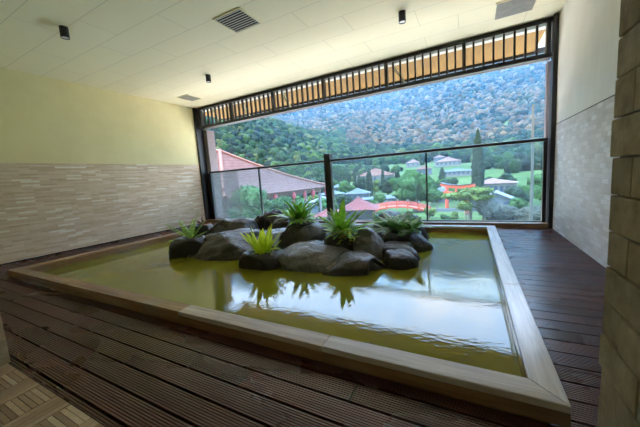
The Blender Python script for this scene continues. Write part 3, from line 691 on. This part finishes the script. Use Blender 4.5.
def mcol(x, y, d, az, g):
    n = len(x); nz_ = ripple(x*1.9, y*1.9)*.5 + g.uniform(-.35, .35, n)
    green = pal([(.035, .095, .028), (.07, .15, .035), (.12, .18, .04)], [4, 3, 2], g, n)
    tan = pal([(.27, .18, .08), (.19, .135, .06), (.08, .10, .04), (.30, .24, .13), (.04, .075, .035)], [4, 4, 3, 1.5, 3], g, n)
    far = pal([(.12, .105, .075), (.20, .17, .12), (.035, .06, .05), (.29, .26, .21), (.02, .045, .05)], [4, 3, 4, 1.5, 3], g, n)
    darkg = pal([(.02, .06, .03), (.035, .085, .04), (.05, .11, .045)], [3, 3, 1], g, n)
    c = np.where((d < 330)[:, None], darkg, tan); c = np.where(((d > 590+nz_*120))[:, None], far, c)
    c = np.where(((d > 560) & (nz_ > .55))[:, None], darkg*1.1, c)
    hill = (az > 22) & (d < 430+nz_*60); c = np.where(hill[:, None], green, c); return c
HS = [(-3.4, 82, 9.5), (3.6, 205, 19), (2.2, 150, 22), (5.0, 235, 8), (9.6, 215, 9), (7.7, 165, 8), (8.4, 128, 6), (16.6, 138, 17), (23.8, 108, 7), (20.3, 118, 12)]
def clear(d, az):
    k = np.ones(len(d), bool); k &= d < 300
    for a, dd, w_ in HS:
        half = np.degrees(w_*.95/dd); k &= ~((np.abs(az-a) < half) & (d < dd+w_*.9) & (d > dd*.72))
    return k
scatter_forest('mountain_forest', 'hazy autumn-brown and blue-green forest covering the mountain beyond the valley', 42000, 300, 1330, -34, 70, 1, lambda d: 2.4+d*.0028, mcol, power=.72)
def vkeep(x, y, d, az, g):
    nn = ripple(x*3, y*3) + g.uniform(-.6, .6, len(x)); return (((az > 26) & (d > 105)) | (d > 235) | ((nn > .35) & (d > 115))) & clear(d, az)
def vcol(x, y, d, az, g):
    n = len(x); return pal([(.03, .085, .025), (.06, .15, .03), (.12, .22, .04), (.02, .055, .03), (.2, .24, .07)], [4, 4, 2, 3, 1], g, n)
scatter_forest('valley_woodland', 'green woodland between the village houses and the foot of the mountain', 9000, 100, 340, -34, 70, 2, lambda d: 1.6+d*.0062, vcol, vkeep, power=.8)

def pxy(az, d): return (CX-math.sin(R(az))*d, CY+math.cos(R(az))*d)
def G(x, y): return float(gz(x, y))
# broadleaf trees of the near valley
def tree(name, label, x, y, h, cr, mat, seed, flatten=.8, group='trees in the valley', lobes=9):
    rnd = random.Random(seed); e = empty(name, (x, y, G(x, y)), label, 'tree', group)
    V = []; Fs = []; mb = MB()
    for k in range(lobes):
        a = rnd.uniform(0, 6.28); q = rnd.uniform(.1, .75)*cr; rr_ = cr*rnd.uniform(.32, .55)
        c = Vector((q*math.cos(a), q*math.sin(a), h-cr*flatten+rnd.uniform(-.55, .55)*cr*flatten))
        vs = []
        for v in IV:
            n = Vector(v); s = 1 + .35*noise.noise(n*2.2+Vector((seed, k, 0))) + .22*noise.noise(n*5+Vector((k, seed, 3))); vs.append(c + Vector((n.x, n.y, n.z*flatten))*rr_*s)
        mb.add(vs, [tuple(int(i) for i in f) for f in IF])
    lv = []
    for _ in range(int(900+cr*450)):
        v = Vector(rnd.choice(mb.v)); n = Vector((rnd.gauss(0, 1), rnd.gauss(0, 1), rnd.gauss(0, 1))).normalized(); v += n*rnd.uniform(0, .12)*cr
        a_ = n.orthogonal().normalized(); b_ = n.cross(a_); s = rnd.uniform(.05, .11)*(cr**.6); lv.append([v+a_*s, v+b_*s*.8, v-a_*s, v-b_*s*.8])
    for q in lv: mb.add(q, [(0, 1, 2, 3)])
    mb.build('foliage', mat, e)
    mb = MB(); mb.tube([(0, 0, -.3), (.05*cr, 0, h*.35), (0, .05*cr, h-cr*flatten)], [.09*cr+.05, .06*cr+.04, .05], 7); mb.build('trunk', 'bark', e); return e
def cypress(label, x, y, h, w_, seed, group='dark cypresses in the valley'):
    rnd = random.Random(seed); e = empty('cypress', (x, y, G(x, y)), label, 'tree', group); mb = MB(); n = 12; m_ = 22; vs = []; fs = []
    for i in range(m_+1):
        t = i/m_; r = w_*.5*(math.sin(math.pi*min(1, .12+.88*t))**.6)*(1-.35*t) + .02
        for k in range(n):
            a = 2*math.pi*k/n; s = 1+.30*noise.noise(Vector((math.cos(a)*2, math.sin(a)*2, t*14+seed))); vs.append((r*s*math.cos(a), r*s*math.sin(a), h*.05 + h*.95*t))
    fs = [(i*n+k, i*n+(k+1) % n, (i+1)*n+(k+1) % n, (i+1)*n+k) for i in range(m_) for k in range(n)] + [tuple(range(n))[::-1]]
    mb.add(vs, fs); mb.build('foliage', 'cypress', e); mb = MB(); mb.tube([(0, 0, -.3), (0, 0, h*.1)], .14, 7); mb.build('trunk', 'bark', e)
def dome(label, x, y, r, hz, seed, mat='tree_b', group=None):
    vs = []; s0 = Vector((seed, 0, 0))
    mb = MB()
    import bmesh
    bm = bmesh.new(); bmesh.ops.create_icosphere(bm, subdivisions=4, radius=1)
    for v in bm.verts:
        n = v.co.copy(); s = 1+.10*noise.noise(n*3+s0)+.10*noise.noise(n*9+s0); v.co = Vector((n.x*r*s, n.y*r*s, n.z*hz*s+hz*.7))
    me = D.meshes.new('clipped_shrub'); bm.to_mesh(me); bm.free(); me.materials.append(MT[mat]); o = D.objects.new('clipped_shrub', me); COL.objects.link(o); o.location = (x, y, G(x, y)); tag(o, label, 'shrub', group)
x, y = pxy(-4.9, 47); dome('rounded brown-green clipped shrub directly below the white house', x, y, 2.2, 1.4, 3)
x, y = pxy(-9.6, 45); dome('wider rounded brown-green clipped shrub at the foot of the tall pale pole', x, y, 2.5, 1.45, 7)

# tree in front of the mauve-roofed pavilion
x, y = pxy(41.3, 19.5); tree('garden_tree', 'light green leafy tree in front of the pavilion with the mauve roof', x, y, 7.7, 1.55, 'tree_g', 2, .95, None, 14)
x, y = pxy(37.0, 23); tree('garden_tree', 'second light green tree beneath the pavilion eave', x, y, 6.6, 1.3, 'tree_g', 5, .9, None, 10)
x, y = pxy(9.5, 69); tree('broadleaf_tree', 'large bright green tree just left of the torii gate', x, y, 8.2, 4.4, 'tree_g', 12, .9, None, 18)
x, y = pxy(.2, 44); tree('spreading_tree', 'flat-topped yellow-green tree spreading over the right end of the torii gate', x, y, 5.3, 2.9, 'tree_y', 15, .35, None, 12)
x, y = pxy(.8, 41); tree('spreading_tree', 'small yellow-green tree in front of the right torii post', x, y, 3.6, 1.2, 'tree_y', 18, .6, None, 8)
x, y = pxy(-1.9, 43); tree('bare_tree', 'pale grey-leaved small tree between the torii gate and the clipped shrubs', x, y, 4.2, 1.5, 'tree_p', 22, 1.1, None, 8)
x, y = pxy(-3.4, 50); tree('bare_tree', 'pale yellowish shrubby tree just above the left clipped shrub', x, y, 3.0, 1.6, 'tree_p', 23, .8, None, 8)
k = 0; taken = [(*pxy(a_, d_), r_) for a_, d_, r_ in ((20.3, 88, 4.5), (23.8, 108, 4.5), (25.6, 84, 4.5), (27.4, 66, 3.5), (4.9, 76, 3), (8.4, 128, 4), (15.2, 74, 7), (3.4, 84, 2.5), (-3.9, 60, 3.2), (-2.3, 63, 2), (-3.4, 82, 5), (-10.3, 52, 2.5), (9.5, 69, 4.4), (17, 57, 3), (14.5, 57, 3), (12, 57, 3), (9.5, 57, 3), (7.5, 57.5, 3), (-4.9, 47, 2.4), (-8.6, 45, 2.7), (4.6, 105, 1.5))]
for az, d, h, cr, mt in ((12.5, 72, 8, 4.2, 'tree_g'), (14.5, 88, 8, 4.5, 'tree_d'), (6.3, 70, 7, 3.6, 'tree_d'), (5.6, 60, 5, 2.3, 'tree_g'), (3.2, 74, 6, 3.2, 'tree_d'), (1.8, 66, 5, 2.8, 'tree_g'), (-6.3, 64, 5.0, 3.0, 'tree_d'),
                         (-7.6, 70, 5, 3, 'tree_g'), (-10.2, 60, 6, 3.0, 'tree_g'), (-11.2, 50, 4.2, 2.4, 'tree_d'), (-12.5, 44, 5, 2.6, 'tree_g'), (-14.5, 60, 7, 3.6, 'tree_d'), (17, 75, 7, 3.8, 'tree_y'), (19.5, 95, 8, 4.4, 'tree_d'),
                         (22.5, 90, 8, 4.6, 'tree_g'), (25.5, 80, 7, 4.0, 'tree_g'), (28, 100, 9, 5, 'tree_d'), (30, 70, 6, 3.6, 'tree_y'), (23, 62, 5, 2.8, 'tree_d'), (16.5, 58, 4.5, 2.4, 'tree_g'), (26.5, 55, 5, 2.8, 'tree_g'), (-2.6, 90, 6, 3.4, 'tree_d'),
                         (4.4, 92, 6, 3.2, 'tree_g'), (8.0, 100, 7, 3.8, 'tree_d'), (11, 110, 8, 4.2, 'tree_g'), (-5.4, 100, 6, 3.6, 'tree_d'), (-9.5, 95, 6, 4, 'tree_g'), (32, 55, 6, 3.2, 'tree_g'), (34, 85, 9, 5, 'tree_d'), (21, 48, 3.6, 2.0, 'tree_g'),
                         (24.5, 44, 3.8, 2.0, 'tree_d'), (18, 46, 2.6, 1.6, 'tree_p'), (-6.9, 55, 3.2, 1.9, 'tree_g'), (7, 50, 2.2, 1.3, 'tree_y'), (3.9, 46, 1.6, 1.1, 'tree_g'), (2.7, 47, 1.4, 1.0, 'tree_y')):
    k += 1; h *= .82; cr *= .74; x, y = pxy(az, d)
    for _ in range(12):
        if all(math.hypot(x-a_, y-b_) > cr*1.15+r_ for a_, b_, r_ in taken): break
        d += 2.5; x, y = pxy(az, d)
    taken.append((x, y, cr*1.15)); tree('broadleaf_tree', {'tree_g': 'fresh green leafy tree among the valley houses', 'tree_d': 'dark green leafy tree among the valley houses', 'tree_y': 'yellow-green leafy tree among the valley houses', 'tree_p': 'pale grey-green small tree among the valley houses'}[mt], x, y, h, cr, mt, 30+k, .85, {'tree_g': 'fresh green valley trees', 'tree_d': 'dark green valley trees', 'tree_y': 'yellow-green valley trees', 'tree_p': 'pale valley trees'}[mt], 9)
x, y = pxy(-1.15, 75); cypress('tallest dark cypress, rising above the handrail right of the torii gate', x, y, 16.6, 3.0, 3, None)
x, y = pxy(4.6, 105); cypress('dark conical cypress above the left end of the torii gate', x, y, 8.0, 2.8, 9, None)
for i, (az, d, h, w_) in enumerate(((22.6, 120, 8, 1.5), (22.0, 122, 8.5, 1.6), (20.7, 120, 9, 1.6), (19.9, 118, 7.5, 1.5), (17.9, 112, 9.5, 2.2), (15.3, 112, 9, 1.8), (18.3, 95, 8, 1.5), (17.6, 95, 8.5, 1.5))):
    x, y = pxy(az, d); cypress('slim dark cypress in the cluster right of the centre post', x, y, h, w_, i+20)

# buildings
def hip_roof(mb, w_, l, z0, z1, rl=.3, ov=0, sag=0.12, n=6):
    """four-sided roof: eave rectangle w x l, ridge of relative length rl along l, slightly concave"""
    hw, hl = w_/2, l/2; rings = []
    for i in range(n+1):
        t = i/n; z = z0 + (z1-z0)*(t-sag*4*t*(1-t)*.5); x = hw*(1-t); yv = hl*(1-t) + hl*rl*t; rings.append([(-x, -yv, z), (x, -yv, z), (x, yv, z), (-x, yv, z)])
    vs = [p for r in rings for p in r]; fs = [(i*4+k, i*4+(k+1) % 4, (i+1)*4+(k+1) % 4, (i+1)*4+k) for i in range(n) for k in range(4)] + [(3, 2, 1, 0)]
    mb.add(vs, fs)
def house(label, az, d, w_, l, h, rh, wallm, roofm, rz, gable=False, wins=3, group=None, cat='house', lift=0):
    x, y = pxy(az, d); e = empty('house', (x, y, G(x, y)+lift), label, cat, group, R(rz))
    mb = MB(); mb.box(-w_/2, w_/2, -l/2, l/2, -1.2, h)
    if gable: mb.add([(-w_/2, -l/2, h), (w_/2, -l/2, h), (0, -l/2, h+rh*.95), (-w_/2, l/2, h), (w_/2, l/2, h), (0, l/2, h+rh*.95)], [(0, 1, 2), (3, 5, 4)])
    mb.build('wall', wallm, e)
    mb = MB()
    if gable:
        for s in (-1, 1):
            o_ = .5; a = Vector((s*(w_/2+o_), 0, h-rh*o_*2/w_)); b = Vector((0, 0, h+rh)); t = Vector((0, 0, .15))
            vs = [Vector((p.x, yy, p.z)) + q for q in (Vector((0, 0, 0)), t) for p in (a, b) for yy in (-l/2-.4, l/2+.4)]
            mb.add(vs, [(0, 1, 3, 2), (4, 6, 7, 5), (0, 4, 5, 1), (2, 3, 7, 6), (0, 2, 6, 4), (1, 5, 7, 3)])
    else: hip_roof(mb, w_+1.0, l+1.0, h-.05, h+rh, .45)
    mb.build('roof', roofm, e)
    for k in range(wins):
        xx = -w_/2 + w_*(k+.5)/wins; ww = min(.9, w_/wins*.6); mb = MB(); mb.box(xx-ww/2, xx+ww/2, -l/2-.04, -l/2+.05, h*.35, h*.8); mb.build('window', 'winglass', e)
    return e
house('long beige building with a pink tiled roof and many windows, right of the tall cypress', -3.4, 82, 9.5, 5, 3.8, 1.1, 'beige', 'pinkroof', -4, wins=8)
house('white gabled house below the pink-roofed building', -3.9, 60, 4.6, 5, 2.1, 1.1, 'white', 'white', -5, True, 3)
house('small white shed with a mauve roof left of the white gabled house', -1.2, 66, 2.6, 3, 1.3, .6, 'white', 'greyroof', 0, False, 1)
house('white house with a grey-blue roof behind the left torii post', 4.9, 76, 4.2, 4, 2.6, 1.0, 'white', 'greyroof', 6, False, 3)
house('white two-storey house behind the torii lintel', 3.4, 84, 3.0, 4, 3.2, .8, 'beige', 'white', 3, False, 2)
house('wide low house with a tan roof on the slope above the torii', 3.6, 205, 15, 8, 3.0, 3.0, 'beige', 'pinkroof', 4, False, 6)
house('grey-white row of houses below the tan-roofed one', 2.2, 150, 15, 6, 2.2, 1.4, 'beige', 'greyroof', 2, False, 8)
house('small pink-roofed house high among the trees left of the tan-roofed one', 5.0, 235, 8, 6, 3, 1.8, 'white', 'pinkroof', 4, False, 3)
house('pink-roofed house highest left of the glass joint', 9.6, 215, 9, 7, 3, 2.6, 'beige', 'pinkroof', 8, False, 3)
house('mauve-roofed house below the highest pink roof', 7.7, 165, 8, 6, 3, 1.8, 'white', 'roof_mauve', 8, False, 3)
house('white low house left of the glass joint', 8.4, 128, 6, 5, 2.6, 1.0, 'white', 'white', 8, False, 3)
house('broad beige house with a wide mauve roof behind the slim cypresses', 16.6, 138, 17, 11, 4, 3.4, 'beige', 'roof_mauve', 12, False, 5)
house('pale house with a grey-blue roof below the slim cypresses', 20.3, 88, 7, 5, 2.4, 1.5, 'white', 'greyroof', 16, False, 4)
house('white house with a grey roof left of the slim cypresses', 23.8, 108, 7, 6, 3.0, 1.3, 'white', 'greyroof', 20, False, 4)
house('white row of village shops behind the small red pavilion roof', 15.2, 74, 13, 4, 1.8, .6, 'white', 'greyroof', 14, False, 8)
house('white house beside the centre post', 25.6, 84, 7, 5, 3, 1.2, 'white', 'greyroof', 22, False, 4)
house('white house half hidden behind the centre post', 27.4, 66, 5, 4, 2.6, 1.0, 'white', 'white', 22, False, 3)

# small pavilion with a red hipped roof
x, y = pxy(20.3, 40); pv = empty('pavilion', (x, y, G(x, y)), 'small pavilion with a red hipped roof right of the centre post', 'pavilion', None, R(14))
mb = MB(); hip_roof(mb, 5.6, 5.2, 3.35, 4.95, .22, sag=.25); mb.build('roof', 'roof_red', pv)
for sx_ in (-1, 1):
    for sy_ in (-1, 1):
        mb = MB(); mb.tube([(sx_*2.1, sy_*1.9, -.3), (sx_*2.1, sy_*1.9, 3.4)], .12, 8); mb.build('post', 'brown', pv)
mb = MB(); mb.box(-2.0, 2.0, 1.6, 1.8, -.2, 3.3); mb.build('back_wall', 'white', pv)
x, y = pxy(26.2, 33); pv = empty('pavilion', (x, y, G(x, y)), 'smaller pavilion with a red roof left of the centre post', 'pavilion', None, R(20))
mb = MB(); hip_roof(mb, 3.6, 3.6, 3.6, 4.5, .22, sag=.25); mb.build('roof', 'roof_red', pv)
for sx_ in (-1, 1):
    for sy_ in (-1, 1):
        mb = MB(); mb.tube([(sx_*1.3, sy_*1.3, -.3), (sx_*1.3, sy_*1.3, 3.65)], .1, 8); mb.build('post', 'brown', pv)

# large pavilion with the mauve roof: A near eave corner, B far right corner
def ray_pt(az, d, z): x, y = pxy(az, d); return Vector((x, y, z))
ez = -.35
A = ray_pt(46.4, 27, ez); B = ray_pt(25.8, 38.5, ez+.15); AB = B-A; AB.z = 0; per = Vector((-AB.y, AB.x, 0)).normalized()*-1
if per.dot(A-Vector((CX, CY, 0))) < 0: per = -per
Ld = 12.0; C1 = B + per*Ld; D1 = A + per*Ld
ang = math.atan2(AB.y, AB.x); cen = (A+C1)/2; lw_ = AB.length
big = empty('large_pavilion', (cen.x, cen.y, G(cen.x, cen.y)), 'large open pavilion with a sweeping mauve tiled roof and hanging lanterns at the left', 'pavilion', None, ang)
gz0 = G(cen.x, cen.y); eh = ez-gz0
apex = ray_pt(46.4, 31.5, 4.35)
apl = Matrix.Rotation(-ang, 4, 'Z') @ (apex - Vector((cen.x, cen.y, gz0)))
hw, hl = lw_/2, Ld/2
ax_ = max(-hw+2.5, min(hw-2.5, apl.x)); ay_ = 0
def curve_roof(mb, corners, tops, n=10, sag=.35):
    """roof plane between an eave edge and a ridge edge, concave; keeps thickness"""
    (a, b), (c, d) = corners, tops; vs = []; fs = []
    for i in range(n+1):
        t = i/n; q = sag*4*t*(1-t)
        p1 = a.lerp(d, t); p2 = b.lerp(c, t); p1.z -= q; p2.z -= q; vs += [p1, p2]
    fs = [(2*i, 2*i+1, 2*i+3, 2*i+2) for i in range(n)]; mb.add(vs, fs)
rt = apl.z
E1, E2, E3, E4 = Vector((-hw, -hl, eh)), Vector((hw, -hl, eh+.1)), Vector((hw, hl, eh)), Vector((-hw-9, hl, eh)); E1b = Vector((-hw-9, -hl, eh))
T2 = Vector((ax_, apl.y if abs(apl.y) < hl-1 else 0, rt)); T1 = Vector((ax_-9, T2.y, rt))
mb = MB()
curve_roof(mb, (E1, E2), (T2, T2)); curve_roof(mb, (E2, E3), (T2, T2)); curve_roof(mb, (E3, E4), (T1, T2)); curve_roof(mb, (E1b, E1), (T2, T1))
mb.add([E1b+Vector((0, 0, -.02)), E2+Vector((0, 0, -.02)), E3+Vector((0, 0, -.02)), E4+Vector((0, 0, -.02))], [(0, 1, 2, 3)])
rf = mb.build('roof', 'roof_mauve', big); sd = rf.modifiers.new('thick', 'SOLIDIFY'); sd.thickness = .12; sd.offset = -1
def hipline(a, b, sag=.35, n=10):
    pts = []
    for i in range(n+1):
        t = i/n; p = a.lerp(b, t); p.z -= sag*4*t*(1-t) - .08; pts.append(p)
    return pts
mb = MB(); mb.tube(hipline(E1, T2), .20, 8); mb.build('ridge_tiles', 'ridge', rf)
mb = MB(); mb.tube(hipline(E2, T2), .12, 8); mb.build('ridge_tiles', 'ridge', rf)
mb = MB(); mb.tube([T1, T2], .17, 8); mb.build('ridge_tiles', 'ridge', rf)
mb = MB(); mb.box(-hw+.8, hw-.8, -hl+.9, -hl+1.15, eh-.55, eh-.1); mb.build('beam', 'brown', big)
for k in range(6):
    xx = -hw+1.0+(lw_-2)*k/5; mb = MB(); mb.tube([(xx, -hl+1.02, -.3), (xx, -hl+1.02, eh-.1)], .16, 8); mb.build('column', 'jamb', big)
mb = MB(); mb.box(-hw-7, hw-2, 1.0, 1.2, -.5, eh-.1); mb.build('back_wall', 'beige', big)
mb = MB(); mb.box(-hw-8, -hw+1.5, -hl+1.5, -hl+1.7, -.5, eh-.1); mb.build('side_wall', 'beige', big)
mr = Matrix.Translation((cen.x, cen.y, gz0)) @ Matrix.Rotation(ang, 4, 'Z')
for k, q in enumerate((.40, .58, .70, .80, .97)):
    p = mr @ Vector((-hw+lw_*q, -hl+.35, eh-.02)); e = empty('lantern', p, 'red paper lantern hanging under the long eave of the mauve-roofed pavilion', 'lantern', 'red lanterns under the pavilion eave')
    mb = MB(); s = 1.0 if k != 2 else .7
    prof = [(.05, -.12), (.2*s, -.22), (.27*s, -.45), (.27*s, -.65), (.2*s, -.9), (.05, -1.0)]; n = 12
    vs = [(r*math.cos(2*math.pi*j/n), r*math.sin(2*math.pi*j/n), z) for r, z in prof for j in range(n)]; fs = [(i*n+j, i*n+(j+1) % n, (i+1)*n+(j+1) % n, (i+1)*n+j) for i in range(5) for j in range(n)] + [tuple(range(n))[::-1], tuple(5*n+j for j in range(n))]
    mb.add(vs, fs); mb.build('shade', 'lantern', e); mb = MB(); mb.tube([(0, 0, 0), (0, 0, -.14)], .02, 5); mb.build('cord', 'brown', e); mb = MB(); mb.tube([(0, 0, -1.0), (0, 0, -1.35)], [.05, .08], 6); mb.build('tassel', 'lantern', e)

# torii gate
p0 = Vector((1.832, 53.85)); p1 = Vector((5.261, 48.63)); mid = (p0+p1)/2; ang = math.atan2(p1.y-p0.y, p1.x-p0.x); hs = (p1-p0).length/2
tz = G(mid.x, mid.y); tg = empty('torii_gate', (mid.x, mid.y, tz), 'vermilion torii gate standing in the valley garden beyond the right glass', 'gate', None, ang)
for s in (-1, 1):
    mb = MB(); mb.tube([(s*hs, 0, -.2), (s*hs*.96, 0, 4.6)], [.36, .30], 16); mb.build('pillar', 'verm', tg, smooth=False)
    mb = MB(); mb.tube([(s*hs, 0, -.2), (s*hs, 0, .5)], .42, 16); mb.build('pillar_base', 'brown', tg)
mb = MB(); mb.box(-hs-1.1, hs+1.1, -.16, .16, 3.35, 3.75); mb.build('tie_beam', 'verm', tg)
mb = MB(); n = 14
vs = []; 
for i in range(n+1):
    xx = -hs-1.9+(2*hs+3.8)*i/n; up = .35*(abs(xx)/(hs+1.9))**2.5
    vs += [(xx, -.24, 4.45+up), (xx, .24, 4.45+up), (xx, .24, 4.90+up), (xx, -.24, 4.90+up)]
fs = [(4*i+k, 4*i+(k+1) % 4, 4*i+4+(k+1) % 4, 4*i+4+k) for i in range(n) for k in range(4)] + [(0, 1, 2, 3), (4*n+3, 4*n+2, 4*n+1, 4*n)]
mb.add(vs, fs); mb.build('lintel', 'verm', tg)
mb = MB(); vs2 = [(a, b*1.4, c+(.46 if k % 4 < 2 else .14)) for k, (a, b, c) in enumerate(vs)]; mb.add(vs2, fs); mb.build('lintel_cap', 'black', tg)
mb = MB(); mb.box(-.2, .2, -.1, .1, 3.76, 4.44); mb.build('centre_strut', 'verm', tg)

# arched bridge
q0 = Vector((-13.0, 51.0)); q1 = Vector((-1.0, 52.6)); mid = (q0+q1)/2; ang = math.atan2(q1.y-q0.y, q1.x-q0.x); hs = (q1-q0).length/2
bg_ = empty('arched_bridge', (mid.x, mid.y, G(mid.x, mid.y)), 'vermilion arched footbridge with dark-capped posts left of the torii gate', 'bridge', None, ang)
def arch(xx): return .25+1.15*(1-(xx/hs)**2)
mb = MB(); n = 24; vs = []
for i in range(n+1):
    xx = -hs+2*hs*i/n; z = arch(xx); vs += [(xx, -1.0, z-.3), (xx, 1.0, z-.3), (xx, 1.0, z), (xx, -1.0, z)]
fs = [(4*i+k, 4*i+(k+1) % 4, 4*i+4+(k+1) % 4, 4*i+4+k) for i in range(n) for k in range(4)] + [(0, 1, 2, 3), (4*n+3, 4*n+2, 4*n+1, 4*n)]
mb.add(vs, fs); mb.build('walkway', 'verm', bg_)
for s in (-1, 1):
    for hz in (.35, .75):
        mb = MB(); mb.tube([(-hs+2*hs*i/n, s*1.0, arch(-hs+2*hs*i/n)+hz) for i in range(n+1)], .07, 6); mb.build('handrail', 'verm', bg_)
    for k in range(7):
        xx = -hs+2*hs*k/6; mb = MB(); mb.box(xx-.13, xx+.13, s*1.0-.13, s*1.0+.13, arch(xx)-.5 if 0 < k < 6 else -.2, arch(xx)+.95); po = mb.build('post', 'verm', bg_)
        mb = MB(); mb.tube([(xx, s, arch(xx)+.95), (xx, s, arch(xx)+1.1), (xx, s, arch(xx)+1.28)], [.15, .17, .03], 8); mb.build('finial', 'black', po)
# low white wall by the gate
x, y = pxy(4.0, 58); mb = MB(); mb.box(-6, 6, -.12, .12, -.2, .6); o = mb.build('garden_wall', 'white'); o.location = (x, y, G(x, y)); o.rotation_euler = (0, 0, R(3)); tag(o, 'low white garden wall behind the torii gate posts', 'wall')
# utility pole
x, y = pxy(-8.75, 36); up = empty('utility_pole', (x, y, G(x, y)), 'tall pale concrete utility pole rising behind the right glass', 'pole')
mb = MB(); mb.tube([(0, 0, -.3), (.02, 0, 6), (-.03, 0, 13.6)], [.15, .13, .08], 10); mb.build('shaft', 'concrete', up)
# palm
x, y = pxy(-10.3, 52); pm = empty('palm_tree', (x, y, G(x, y)), 'feathery palm tree right of the tall pale pole', 'tree'); mb = MB(); mb.tube([(0, 0, -.2), (.1, 0, 2), (0, 0, 3.9)], [.2, .15, .13], 8); mb.build('trunk', 'bark', pm)
mb = MB()
for k in range(14): frond(mb, (0, 0, 3.9), k*.449, .7-.5*(k % 2), 2.2, .16, .8, 1.6, 12)
mb.build('foliage', 'tree_g', pm)

# haze lying over the far valley and the mountain
mb = MB(); mb.box(-1700, 1500, 130, 1750, -30, 560); hz_ = mb.build('haze', 'haze'); tag(hz_, 'thin bluish haze over the far valley and the mountain', 'haze', kind='stuff')
